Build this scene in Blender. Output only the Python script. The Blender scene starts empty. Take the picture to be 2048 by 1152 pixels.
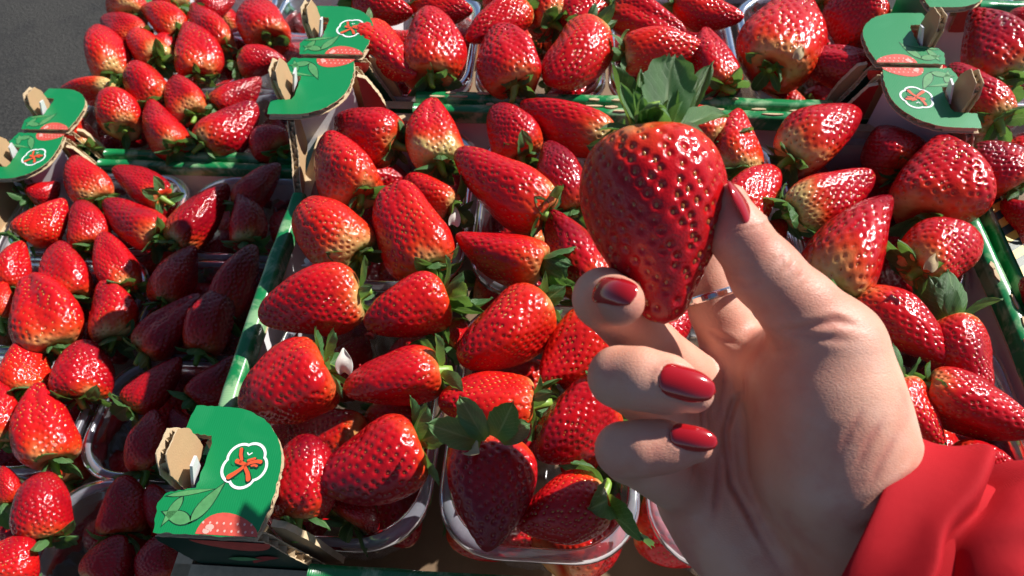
import bpy, math, random
import numpy as np
from mathutils import Matrix, Vector
random.seed(4)
S = bpy.context.scene
COL = S.collection

# ------------------------------------------------------------------ camera, sky, sun, exposure
cd = bpy.data.cameras.new('camera'); cam = bpy.data.objects.new('camera', cd); COL.objects.link(cam)
cam.location = (-0.03985, -0.24254, 0.31500)
CAMR = Matrix(((0.99773, -0.03615, 0.05682), (0.06342, 0.7882, -0.61214), (-0.02266, 0.61436, 0.7887)))
cam.rotation_euler = CAMR.to_euler()
cd.sensor_width = 36.0; cd.lens = 26.19; cd.clip_start = 0.01; cd.clip_end = 200
cd.dof.use_dof = True; cd.dof.focus_distance = 0.33; cd.dof.aperture_fstop = 20
S.camera = cam
SUN = Vector((0.97, 0.68, 1.0)).normalized()
w = bpy.data.worlds.new('World'); S.world = w; w.use_nodes = True
nt = w.node_tree
sky = nt.nodes.new('ShaderNodeTexSky'); sky.sky_type = 'NISHITA'; sky.sun_disc = False; sky.air_density = 0.75; sky.dust_density = 0.4
sky.sun_elevation = math.asin(SUN.z); sky.sun_rotation = math.atan2(SUN.x, SUN.y)
nt.links.new(sky.outputs[0], nt.nodes['Background'].inputs[0])
nt.nodes['Background'].inputs[1].default_value = 0.068
sl = bpy.data.lights.new('sun', 'SUN'); sl.energy = 5.0; sl.angle = math.radians(0.55); sl.color = (1.0, 0.945, 0.87)
so = bpy.data.objects.new('sun', sl); COL.objects.link(so); so.location = (2, 0, 2)
so.rotation_euler = SUN.to_track_quat('Z', 'Y').to_euler()
S.view_settings.view_transform = 'Standard'; S.view_settings.look = 'None'
S.view_settings.exposure = 0.56; S.view_settings.gamma = 1.0; S.view_settings.use_curve_mapping = False
S.render.engine = 'CYCLES'
S.cycles.use_denoising = True
S.cycles.max_bounces = 10; S.cycles.transparent_max_bounces = 24; S.cycles.transmission_bounces = 6
S.cycles.diffuse_bounces = 3; S.cycles.glossy_bounces = 3
S.cycles.caustics_reflective = False; S.cycles.caustics_refractive = False

# ------------------------------------------------------------------ helpers
def mesh(name, verts, faces, mats, smooth=False, mi=None):
    me = bpy.data.meshes.new(name)
    me.from_pydata([tuple(map(float, v)) for v in verts], [], [tuple(map(int, f)) for f in faces])
    for m in (mats if isinstance(mats, (list, tuple)) else [mats]): me.materials.append(m)
    if mi is not None: me.polygons.foreach_set('material_index', np.array(mi, dtype=np.int32))
    if smooth: me.polygons.foreach_set('use_smooth', np.ones(len(me.polygons), dtype=bool))
    me.update()
    return me
def ob(name, data, parent=None, loc=(0, 0, 0), rot=None, scale=None, kind=None):
    o = bpy.data.objects.new(name, data); COL.objects.link(o)
    if parent is not None: o.parent = parent
    o.location = loc
    if rot is not None: o.rotation_euler = rot
    if scale is not None: o.scale = scale
    if kind: o['kind'] = kind
    return o
def tag(o, label, cat, group=None):
    o['label'] = label; o['category'] = cat
    if group: o['group'] = group
    return o
def attr(me, name, vals):
    a = me.attributes.new(name, 'FLOAT', 'POINT'); a.data.foreach_set('value', np.asarray(vals, dtype=np.float32))
class MB:
    def __init__(s): s.v = []; s.f = []; s.m = []
    def add(s, vs, fs, m=0):
        b = len(s.v); s.v += [tuple(v) for v in vs]; s.f += [tuple(i + b for i in f) for f in fs]; s.m += [m] * len(fs)
    def box(s, a, b, m=0):
        x0, y0, z0 = a; x1, y1, z1 = b
        s.add([(x0,y0,z0),(x1,y0,z0),(x1,y1,z0),(x0,y1,z0),(x0,y0,z1),(x1,y0,z1),(x1,y1,z1),(x0,y1,z1)],
              [(0,3,2,1),(4,5,6,7),(0,1,5,4),(1,2,6,5),(2,3,7,6),(3,0,4,7)], m)
    def mesh(s, name, mats, smooth=False): return mesh(name, s.v, s.f, mats, smooth, s.m)
def grid_faces(nu, nv, wrap=False):
    f = []
    for i in range(nu if wrap else nu - 1):
        for j in range(nv - 1):
            a = i * nv + j; b = ((i + 1) % nu) * nv + j
            f.append((a, b, b + 1, a + 1))
    return f
def prism(mb, poly, frame, t, m_top=0, m_bot=0, m_edge=0):
    """poly: 2D outline (ccw), frame(u,v,w)->xyz, thickness from w=0 down to w=-t"""
    n = len(poly); top = [frame(u, v, 0) for u, v in poly]; bot = [frame(u, v, -t) for u, v in poly]
    mb.add(top, [tuple(range(n))], m_top); mb.add(bot, [tuple(reversed(range(n)))], m_bot)
    mb.add(top + bot, [(i, i + n, (i + 1) % n + n, (i + 1) % n) for i in range(n)], m_edge)
def inside(p, poly):
    x, y = p; c = False; n = len(poly)
    for i in range(n):
        x0, y0 = poly[i]; x1, y1 = poly[i - 1]
        if (y0 > y) != (y1 > y) and x < (x1 - x0) * (y - y0) / (y1 - y0) + x0: c = not c
    return c
def torn(poly, step=0.0016, amp=0.00035, rng=random.Random(2)):
    out = []
    for i in range(len(poly)):
        a = Vector(poly[i]); b = Vector(poly[(i + 1) % len(poly)]); L = (b - a).length; k = max(1, int(L / step))
        nrm = Vector((b.y - a.y, a.x - b.x)).normalized() if L > 0 else Vector((0, 0))
        for j in range(k):
            q = a.lerp(b, j / k) + (nrm * rng.uniform(-amp, amp) if j else Vector((0, 0)))
            out.append((q.x, q.y))
    return out
def board(mb, poly, frame, t=0.0042, m_top=0, m_bot=1, m_edge=2, axis=0, pitch=0.0052):
    """corrugated board: two liners with a real wavy flute sheet between them, open at the cut edges"""
    lin = 0.0005
    prism(mb, poly, frame, lin, m_top, m_edge, m_edge)
    prism(mb, poly, lambda u, v, w: frame(u, v, w - t + lin), lin, m_edge, m_bot, m_edge)
    us = [p[0] for p in poly]; vs = [p[1] for p in poly]
    du = pitch / 8 if axis == 0 else 0.0022; dv = 0.0022 if axis == 0 else pitch / 8
    nu = int((max(us) - min(us)) / du) + 1; nv = int((max(vs) - min(vs)) / dv) + 1
    amp = (t - 2 * lin) / 2 - 0.0001
    key = {}; V = []; F = []
    def vid(i, j):
        if (i, j) not in key:
            u = min(us) + i * du; v = min(vs) + j * dv
            ph = (u if axis == 0 else v) / pitch * 2 * math.pi
            key[(i, j)] = len(V); V.append(frame(u, v, -t / 2 + amp * math.sin(ph)))
        return key[(i, j)]
    for i in range(nu):
        for j in range(nv):
            if all(inside((min(us) + (i + a) * du, min(vs) + (j + b) * dv), poly) for a in (0.02, .98) for b in (0.02, .98)):
                F.append((vid(i, j), vid(i + 1, j), vid(i + 1, j + 1), vid(i, j + 1)))
    mb.add(V, F, m_edge)

# ------------------------------------------------------------------ materials
def newmat(name):
    m = bpy.data.materials.new(name); m.use_nodes = True
    return m, m.node_tree, m.node_tree.nodes['Principled BSDF']
def N(t, typ, **kw):
    n = t.nodes.new(typ)
    for k, v in kw.items(): setattr(n, k, v)
    return n
def mix(t, fac, a, b, blend='MIX'):
    n = t.nodes.new('ShaderNodeMix'); n.data_type = 'RGBA'; n.blend_type = blend
    for i, v in ((0, fac), (6, a), (7, b)):
        if hasattr(v, 'is_output'): t.links.new(v, n.inputs[i])
        else: n.inputs[i].default_value = v if i == 0 else (*v, 1)
    return n.outputs[2]
def mth(t, op, a, b=0.0, c=None, clamp=False):
    n = t.nodes.new('ShaderNodeMath'); n.operation = op; n.use_clamp = clamp
    for i, v in enumerate((a, b) if c is None else (a, b, c)):
        if hasattr(v, 'is_output'): t.links.new(v, n.inputs[i])
        else: n.inputs[i].default_value = v
    return n.outputs[0]
def noise(t, scale, detail=3, rough=.5, coord=None, dist=0):
    n = t.nodes.new('ShaderNodeTexNoise'); n.inputs['Scale'].default_value = scale; n.inputs['Detail'].default_value = detail
    n.inputs['Roughness'].default_value = rough; n.inputs['Distortion'].default_value = dist
    if coord is not None: t.links.new(coord, n.inputs['Vector'])
    return n.outputs['Fac']
def ramp(t, fac, lo, hi):
    n = t.nodes.new('ShaderNodeMapRange'); n.interpolation_type = 'SMOOTHSTEP'
    t.links.new(fac, n.inputs[0]); n.inputs[1].default_value = lo; n.inputs[2].default_value = hi
    return n.outputs[0]
def bump(t, b, h, strength=.3, dist=.001):
    n = t.nodes.new('ShaderNodeBump'); n.inputs['Strength'].default_value = strength; n.inputs['Distance'].default_value = dist
    t.links.new(h, n.inputs['Height']); t.links.new(n.outputs[0], b.inputs['Normal'])
def objco(t): return t.nodes.new('ShaderNodeTexCoord').outputs['Object']

def mat_flesh():
    m, t, b = newmat('strawberry_flesh')
    oi = N(t, 'ShaderNodeObjectInfo'); sep = N(t, 'ShaderNodeSeparateColor'); t.links.new(oi.outputs['Color'], sep.inputs[0])
    ripe, pale, rnd = sep.outputs
    at = N(t, 'ShaderNodeAttribute', attribute_name='along'); pit = N(t, 'ShaderNodeAttribute', attribute_name='pit')
    co = objco(t); mp = N(t, 'ShaderNodeMapping'); t.links.new(co, mp.inputs[0])
    cmb = N(t, 'ShaderNodeCombineXYZ'); sc = mth(t, 'MULTIPLY', rnd, 37.0)
    for i in range(3): t.links.new(sc, cmb.inputs[i])
    t.links.new(cmb.outputs[0], mp.inputs[1]); co = mp.outputs[0]
    n1 = noise(t, 1.9, 2, .5, co); n2 = noise(t, 7, 3, .6, co); n3 = noise(t, 60, 2, .6, co)
    # ripeness: orange red at the shoulder to deep crimson
    r = mth(t, 'ADD', ripe, mth(t, 'MULTIPLY', mth(t, 'SUBTRACT', n1, .5), 1.1))
    r = mth(t, 'ADD', r, mth(t, 'MULTIPLY', mth(t, 'SUBTRACT', at.outputs['Fac'], .45), .55))
    c1 = mix(t, ramp(t, r, -.05, .5), (.60, .015, .006), (.47, .005, .009))
    c2 = mix(t, ramp(t, r, .45, 1.15), c1, (.20, .003, .011))
    # pale green-yellow shoulder whose reach is set per fruit
    e = mth(t, 'ADD', at.outputs['Fac'], mth(t, 'MULTIPLY', mth(t, 'SUBTRACT', n1, .5), .55))
    e = mth(t, 'SUBTRACT', e, pale)
    f2 = mth(t, 'SUBTRACT', 1.0, ramp(t, e, -.05, .22))
    f3 = mth(t, 'SUBTRACT', 1.0, ramp(t, e, -.16, .06))
    c3 = mix(t, mth(t, 'MULTIPLY', f2, .85), c2, (.64, .062, .011))
    c4 = mix(t, mth(t, 'MULTIPLY', f3, .9), c3, (.58, .48, .18))
    c5 = mix(t, mth(t, 'MULTIPLY', ramp(t, n2, .45, .75), .35), c4, mix(t, .6, c4, (.30, .004, .006)))
    c6 = mix(t, mth(t, 'MULTIPLY', pit.outputs['Fac'], .35), c5, mix(t, .5, c5, (.26, .012, .006)))
    t.links.new(c6, b.inputs['Base Color'])
    b.inputs['Roughness'].default_value = .2
    t.links.new(mth(t, 'ADD', .07, mth(t, 'MULTIPLY', n2, .13)), b.inputs['Roughness'])
    b.inputs['Specular IOR Level'].default_value = .42
    b.inputs['Subsurface Weight'].default_value = .12; b.inputs['Subsurface Radius'].default_value = (1, .12, .08); b.inputs['Subsurface Scale'].default_value = .0035
    bump(t, b, n3, .12, .02)
    return m
def mat_seed():
    m, t, b = newmat('strawberry_seed')
    oi = N(t, 'ShaderNodeObjectInfo'); sep = N(t, 'ShaderNodeSeparateColor'); t.links.new(oi.outputs['Color'], sep.inputs[0])
    n = noise(t, 6, 2, .5, objco(t))
    c = mix(t, ramp(t, mth(t, 'ADD', sep.outputs[0], mth(t, 'MULTIPLY', mth(t, 'SUBTRACT', n, .5), .9)), .05, .85), (.60, .27, .050), (.30, .030, .012))
    t.links.new(c, b.inputs['Base Color']); b.inputs['Roughness'].default_value = .13; b.inputs['Specular IOR Level'].default_value = .8
    return m
def mat_leaf(name, c_lo, c_hi, c_vein, trans=.42):
    m, t, b = newmat(name)
    u = N(t, 'ShaderNodeAttribute', attribute_name='across'); v = N(t, 'ShaderNodeAttribute', attribute_name='along')
    oi = N(t, 'ShaderNodeObjectInfo')
    n = noise(t, 260, 3, .6, objco(t)); n2 = noise(t, 60, 3, .6, objco(t))
    au = mth(t, 'ABSOLUTE', u.outputs['Fac'])
    mid = mth(t, 'SUBTRACT', 1.0, ramp(t, au, .0, .12))
    vv = mth(t, 'SUBTRACT', mth(t, 'MULTIPLY', v.outputs['Fac'], 9.0), mth(t, 'MULTIPLY', au, 3.2))
    vein = ramp(t, mth(t, 'ABSOLUTE', mth(t, 'SUBTRACT', mth(t, 'FRACT', vv), .5)), .40, .5)
    ve = mth(t, 'MAXIMUM', mth(t, 'MULTIPLY', mid, .8), mth(t, 'MULTIPLY', vein, .45))
    c = mix(t, ramp(t, mth(t, 'ADD', mth(t, 'MULTIPLY', n2, .7), mth(t, 'MULTIPLY', oi.outputs['Random'], .4)), .25, .8), c_lo, c_hi)
    c = mix(t, ve, c, c_vein)
    c = mix(t, mth(t, 'SUBTRACT', 1.0, ramp(t, v.outputs['Fac'], .0, .30)), c, (.22, .34, .05))
    t.links.new(c, b.inputs['Base Color']); b.inputs['Roughness'].default_value = .36
    b.inputs['Subsurface Weight'].default_value = 0
    h = mth(t, 'ADD', mth(t, 'MULTIPLY', ve, -1.0), mth(t, 'MULTIPLY', n, .7)); bump(t, b, h, .45, .0006)
    tr = N(t, 'ShaderNodeBsdfTranslucent'); t.links.new(mix(t, .5, c, (.18, .32, .02)), tr.inputs[0])
    ms = N(t, 'ShaderNodeMixShader'); ms.inputs[0].default_value = trans
    t.links.new(b.outputs[0], ms.inputs[1]); t.links.new(tr.outputs[0], ms.inputs[2])
    t.links.new(ms.outputs[0], t.nodes['Material Output'].inputs[0])
    return m
def mat_plain(name, col, rough=.5, var=.12, nscale=40, bstr=.15, bdist=.0005, spec=.5):
    m, t, b = newmat(name); co = objco(t)
    n = noise(t, nscale, 4, .6, co); n2 = noise(t, nscale * 14, 3, .6, co)
    c = mix(t, n, tuple(x * (1 - var) for x in col), tuple(min(1, x * (1 + var)) for x in col))
    t.links.new(c, b.inputs['Base Color']); b.inputs['Roughness'].default_value = rough
    b.inputs['Specular IOR Level'].default_value = spec
    bump(t, b, n2, bstr, bdist)
    return m
def mat_print(name, col, light, amount, glossy=.35, lo=.52, hi=.72):
    """green coated print with a fine linen grain, small scuffs and paler blotches, printed and, on the rims, painted highlight"""
    m, t, b = newmat(name); co = objco(t)
    n = noise(t, 60, 4, .6, co, .4); n2 = noise(t, 380, 4, .65, co)
    wv = N(t, 'ShaderNodeTexWave'); wv.inputs['Scale'].default_value = 330; wv.inputs['Distortion'].default_value = 2.5; t.links.new(co, wv.inputs[0])
    c = mix(t, mth(t, 'MULTIPLY', ramp(t, n, lo, hi), amount), col, light)
    c = mix(t, mth(t, 'MULTIPLY', ramp(t, n2, .70, .84), .25), c, (.22, .48, .32))
    c = mix(t, mth(t, 'MULTIPLY', wv.outputs['Fac'], .18), c, tuple(x * .55 for x in col))
    t.links.new(c, b.inputs['Base Color']); b.inputs['Roughness'].default_value = glossy
    bump(t, b, wv.outputs['Fac'], .12, .0003)
    return m
def mat_plastic(name, haze, rough, tint=(.86, .88, .96)):
    m, t, b = newmat(name); nt_ = t
    tr = N(t, 'ShaderNodeBsdfTransparent'); tr.inputs[0].default_value = (.97, .97, .98, 1)
    gl = N(t, 'ShaderNodeBsdfGlossy'); gl.inputs['Roughness'].default_value = rough; gl.inputs[0].default_value = (1, 1, 1, 1)
    df = N(t, 'ShaderNodeBsdfDiffuse'); df.inputs[0].default_value = (*tint, 1)
    tl = N(t, 'ShaderNodeBsdfTranslucent'); tl.inputs[0].default_value = (*tint, 1)
    a = N(t, 'ShaderNodeMixShader'); a.inputs[0].default_value = .5; t.links.new(df.outputs[0], a.inputs[1]); t.links.new(tl.outputs[0], a.inputs[2])
    h = N(t, 'ShaderNodeMixShader'); t.links.new(mth(t, 'ADD', haze, mth(t, 'MULTIPLY', ramp(t, noise(t, 90, 4, .7, objco(t)), .5, .9), haze * .8)), h.inputs[0])
    t.links.new(tr.outputs[0], h.inputs[1]); t.links.new(a.outputs[0], h.inputs[2])
    fr = N(t, 'ShaderNodeFresnel'); fr.inputs[0].default_value = 1.5
    bm = N(t, 'ShaderNodeBump'); bm.inputs['Strength'].default_value = .15; bm.inputs['Distance'].default_value = .001
    t.links.new(noise(t, 120, 2, .5, objco(t)), bm.inputs['Height']); t.links.new(bm.outputs[0], gl.inputs['Normal'])
    f = N(t, 'ShaderNodeMixShader'); t.links.new(mth(t, 'MULTIPLY', fr.outputs[0], .9, clamp=True), f.inputs[0])
    t.links.new(h.outputs[0], f.inputs[1]); t.links.new(gl.outputs[0], f.inputs[2])
    t.links.new(f.outputs[0], t.nodes['Material Output'].inputs[0])
    return m
def mat_skin():
    m, t, b = newmat('skin'); co = objco(t)
    n1 = noise(t, 28, 3, .5, co); n2 = noise(t, 90, 3, .6, co); n3 = noise(t, 700, 3, .6, co)
    red = N(t, 'ShaderNodeAttribute', attribute_name='flush')
    c = mix(t, ramp(t, n1, .3, .7), (.70, .395, .285), (.61, .275, .190))
    c = mix(t, mth(t, 'MULTIPLY', ramp(t, n2, .45, .7), .25), c, (.70, .46, .38))
    c = mix(t, mth(t, 'MULTIPLY', ramp(t, noise(t, 55, 4, .65, co), .48, .72), .45), c, (.56, .20, .16))
    c = mix(t, red.outputs['Fac'], c, (.47, .15, .12))
    t.links.new(c, b.inputs['Base Color']); b.inputs['Roughness'].default_value = .47; b.inputs['Specular IOR Level'].default_value = .42
    b.inputs['Subsurface Weight'].default_value = .22; b.inputs['Subsurface Radius'].default_value = (1, .35, .2); b.inputs['Subsurface Scale'].default_value = .003
    mp = N(t, 'ShaderNodeMapping'); mp.inputs[2].default_value = (0, 0, .6); mp.inputs[3].default_value = (1, 2.6, 1.6); t.links.new(co, mp.inputs[0])
    vo = N(t, 'ShaderNodeTexVoronoi'); vo.feature = 'DISTANCE_TO_EDGE'; vo.inputs['Scale'].default_value = 620; t.links.new(mp.outputs[0], vo.inputs[0])
    wr = noise(t, 150, 3, .6, mp.outputs[0], 1.2)
    h = mth(t, 'ADD', mth(t, 'MULTIPLY', ramp(t, vo.outputs[0], 0, .2), .35), mth(t, 'ADD', mth(t, 'MULTIPLY', n3, .25), mth(t, 'MULTIPLY', wr, .8)))
    bump(t, b, h, .27, .0005)
    return m
M = {}
M['flesh'] = mat_flesh(); M['seed'] = mat_seed()
M['leaf'] = mat_leaf('sepal_green', (.055, .165, .045), (.115, .270, .095), (.24, .38, .16))
M['stem'] = mat_plain('stem_green', (.20, .34, .05), .45, .3, 120)
M['dry'] = mat_plain('dried_petal_tan', (.48, .36, .20), .8, .3, 160, .5)
M['petal'] = mat_plain('wilted_petal_white', (.62, .60, .55), .6, .2, 120, .4)
GREEN = (.004, .225, .068)
M['green'] = mat_print('green_print', GREEN, (.02, .26, .09), .5, .38)
M['rim'] = mat_print('green_print_with_leaf_and_highlights', (.008, .20, .06), (.30, .50, .27), .85, .26, .47, .62)  # pale blotches paint in the rim's glossy highlight along with the leaf print
M['kraft'] = mat_plain('kraft_board', (.42, .275, .145), .8, .15, 90, .25)
M['kraft_shaded'] = mat_plain('shaded_stained_kraft_base', (.22, .145, .085), .85, .3, 30, .25)  # kraft darkened to stand in for shade on the crate floor, with dirt mottle
M['kraft_edge'] = mat_plain('kraft_cut_edge', (.60, .46, .29), .9, .3, 300, .6)
M['white'] = mat_plain('white_liner', (.72, .72, .74), .55, .05, 60, .1)
M['p_white'] = mat_plain('print_white', (.80, .84, .83), .4, .05, 200, .1)
M['p_red'] = mat_plain('print_vermilion', (.72, .09, .03), .4, .1, 200, .1)
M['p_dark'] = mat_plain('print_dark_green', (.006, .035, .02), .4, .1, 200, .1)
M['p_leaf'] = mat_plain('print_leaf_green', (.085, .28, .10), .4, .45, 260, .1)
M['p_berry'] = mat_plain('print_strawberry', (.60, .085, .06), .4, .4, 220, .1)
M['p_deep'] = mat_plain('print_deep_red', (.33, .02, .02), .4, .4, 160, .1)
M['p_pink'] = mat_plain('print_pink', (.80, .42, .36), .4, .3, 220, .1)
M['p_yellow'] = mat_plain('print_yellow', (.62, .45, .05), .4, .2, 220, .1)
M['plastic'] = mat_plastic('clear_tray_plastic', .15, .10)
M['lip'] = mat_plastic('frosted_tray_rim', .40, .14, (.72, .76, .90))
M['skin'] = mat_skin()
M['nail'] = mat_plain('red_nail_varnish', (.36, .006, .010), .10, .05, 60, .02); 
M['nail'].node_tree.nodes['Principled BSDF'].inputs['Coat Weight'].default_value = .8
m_, t_, b_ = newmat('polished_silver'); b_.inputs['Base Color'].default_value = (.80, .79, .77, 1); b_.inputs['Metallic'].default_value = 1; b_.inputs['Roughness'].default_value = .16
bump(t_, b_, noise(t_, 500, 2, .5, objco(t_)), .06, .0005); M['silver'] = m_
def mat_fabric():
    m, t, b = newmat('red_jacket_fabric'); co = objco(t)
    n = noise(t, 45, 3, .5, co); w1 = N(t, 'ShaderNodeTexWave'); w1.inputs['Scale'].default_value = 900; t.links.new(co, w1.inputs[0])
    w2 = N(t, 'ShaderNodeTexWave', bands_direction='Y'); w2.inputs['Scale'].default_value = 900; t.links.new(co, w2.inputs[0])
    c = mix(t, n, (.37, .006, .012), (.43, .008, .015)); t.links.new(c, b.inputs['Base Color'])
    b.inputs['Roughness'].default_value = .8; b.inputs['Sheen Weight'].default_value = .0; b.inputs['Specular IOR Level'].default_value = .18
    h = mth(t, 'ADD', mth(t, 'MULTIPLY', mth(t, 'ADD', w1.outputs['Fac'], w2.outputs['Fac']), .12), mth(t, 'MULTIPLY', noise(t, 130, 3, .6, co), .7))
    bump(t, b, h, .45, .0009)
    return m
M['fabric'] = mat_fabric()
def mat_ground():
    m, t, b = newmat('worn_asphalt'); co = objco(t)
    n1 = noise(t, 3.5, 4, .6, co); n2 = noise(t, 220, 4, .7, co); n3 = noise(t, 22, 3, .6, co)
    c = mix(t, ramp(t, n1, .35, .65), (.008, .008, .009), (.034, .033, .030)); c = mix(t, ramp(t, n2, .4, .7), c, (.055, .053, .049)); c = mix(t, mth(t, 'MULTIPLY', ramp(t, n3, .5, .7), .5), c, (.018, .018, .019))
    t.links.new(c, b.inputs['Base Color']); b.inputs['Roughness'].default_value = .9
    bump(t, b, n2, .9, .004)
    return m
M['ground'] = mat_ground()

# ------------------------------------------------------------------ ground
GZ = -0.30
gm = MB(); gm.add([(-30, -30, GZ), (30, -30, GZ), (30, 30, GZ), (-30, 30, GZ)], [(0, 1, 2, 3)])
g = ob('ground', gm.mesh('ground', M['ground'])); g['kind'] = 'structure'

# ------------------------------------------------------------------ cardboard crates
HF = 0.027           # height of the corner flaps above the rim
HC = 0.108           # wall height below the rim
FX, FY = 0.0455, 0.0565
def arc(cx, cy, rx, ry, a0, a1, n=10):
    return [(cx + rx * math.cos(math.radians(a0 + (a1 - a0) * i / n)), cy + ry * math.sin(math.radians(a0 + (a1 - a0) * i / n))) for i in range(n + 1)]
def corner_meshes():
    """corner with its outer corner at the origin, x along the end wall, y along the side wall, both positive into the crate"""
    C = {}
    fl = [(0.0015, 0)] + [(FX - .003, 0), (FX, .012), (FX, .026)] + arc(FX - .030, .026, .030, .0305, 0, 90, 12)[1:] + [(0.0005, FY)] + \
         [(-.001, .0435), (.0118, .0425), (.0130, .0390), (.0126, .0190), (.0010, .0165), (-.001, .012)]
    mb = MB(); board(mb, torn(fl), lambda u, v, w: (u, v, HF + w), .0042, 0, 1, 2, 1)
    C['corner_flap'] = (mb.mesh('corner_flap', [M['green'], M['kraft'], M['kraft_edge']]), None)
    # upright printed face on the end wall, under the flap
    fp = [(0.012, -.030), (.066, -.030), (.058, -.0095), (.0445, HF - .0055), (0, HF - .0055), (-.001, .0165)]
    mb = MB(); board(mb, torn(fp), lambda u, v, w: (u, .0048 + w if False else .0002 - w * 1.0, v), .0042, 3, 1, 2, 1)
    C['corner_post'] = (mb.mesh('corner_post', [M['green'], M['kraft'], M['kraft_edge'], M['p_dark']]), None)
    # white inner panel folded diagonally behind the post
    mb = MB()
    a = Vector((.0435, .0075)); b2 = Vector((.0075, .0460)); d = (b2 - a); L = d.length; d.normalize(); nn = Vector((d.y, -d.x))
    def fr(u, v, w): q = a + d * u + nn * w; return (q.x, q.y, v)
    prism(mb, [(0, -.06), (L, -.06), (L - .003, HF - .0055), (.004, HF - .0055)], fr, .0030, 0, 1, 2)
    C['corner_liner'] = (mb.mesh('corner_liner', [M['white'], M['kraft'], M['kraft_edge']]), None)
    # tongue of the side wall coming up through the notch
    mb = MB()
    tg = [(.0195, HF - .006), (.0400, HF - .006), (.0410, HF + .009), (.0370, HF + .0165), (.0250, HF + .0175), (.0195, HF + .0100)]
    board(mb, torn(tg), lambda u, v, w: (.0022 - w - .10 * (v - HF), u, v), .0046, 1, 1, 2, 0)
    mb2 = MB(); prism(mb2, [(.021, HF - .004), (.030, HF - .004), (.029, HF + .009), (.024, HF + .010)], lambda u, v, w: (.0095 - w * 1 + .25 * (v - HF), u, v), .0012, 0, 0, 0)
    for f_, m__ in zip(mb2.f, mb2.m): pass
    b0 = len(mb.v); mb.v += mb2.v; mb.f += [tuple(i + b0 for i in f_) for f_ in mb2.f]; mb.m += [3] * len(mb2.f)
    C['lock_tongue'] = (mb.mesh('lock_tongue', [M['kraft'], M['kraft'], M['kraft_edge'], M['white']]), None)
    # side wall shoulder that climbs from the rim to the flap
    mb = MB()
    sh = [(.005, -.010), (.098, -.010), (.088, .0005), (.074, .006), (.062, .017), (.0575, HF - .0055), (.005, HF - .0055)]
    board(mb, torn(sh), lambda u, v, w: (.0052 + w, u, v), .0046, 0, 1, 2, 0)
    C['wall_shoulder'] = (mb.mesh('wall_shoulder', [M['kraft'], M['green'], M['kraft_edge']]), None)
    # red printed gusset beside the liner
    mb = MB(); gp = [(.0470, -.022), (.0665, -.022), (.0610, -.004), (.0570, .008), (.0510, HF - .008), (.0455, HF - .006)]
    prism(mb, torn(gp), lambda u, v, w: (u, .0100 + w, v), .0030, 0, 1, 2)
    C['printed_gusset'] = (mb.mesh('printed_gusset', [M['p_deep'], M['kraft'], M['kraft_edge']]), None)
    return C
CORNER = corner_meshes()
def flat_poly(name, polys, mat, z):
    mb = MB()
    for p in polys: mb.add([(x, y, z) for x, y in p], [tuple(range(len(p)))])
    return mb
def stroke(pts, w0, w1=None, n=6):
    """tapered brush stroke outline along a polyline"""
    w1 = w0 if w1 is None else w1; L = []; R = []
    for i, p in enumerate(pts):
        a = Vector(pts[max(0, i - 1)]); b = Vector(pts[min(len(pts) - 1, i + 1)]); d = (b - a).normalized(); k = i / (len(pts) - 1); wd = w0 + (w1 - w0) * k
        L.append((p[0] - d.y * wd, p[1] + d.x * wd)); R.append((p[0] + d.y * wd, p[1] - d.x * wd))
    def cap(p, a, b):
        c = Vector(p); v = Vector(a) - c; out = []
        for i in range(1, n):
            an = -math.pi * i / n; out.append((c.x + v.x * math.cos(an) - v.y * math.sin(an), c.y + v.x * math.sin(an) + v.y * math.cos(an)))
        return out
    return L + cap(pts[-1], L[-1], R[-1]) + R[::-1] + cap(pts[0], R[0], L[0])
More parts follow.
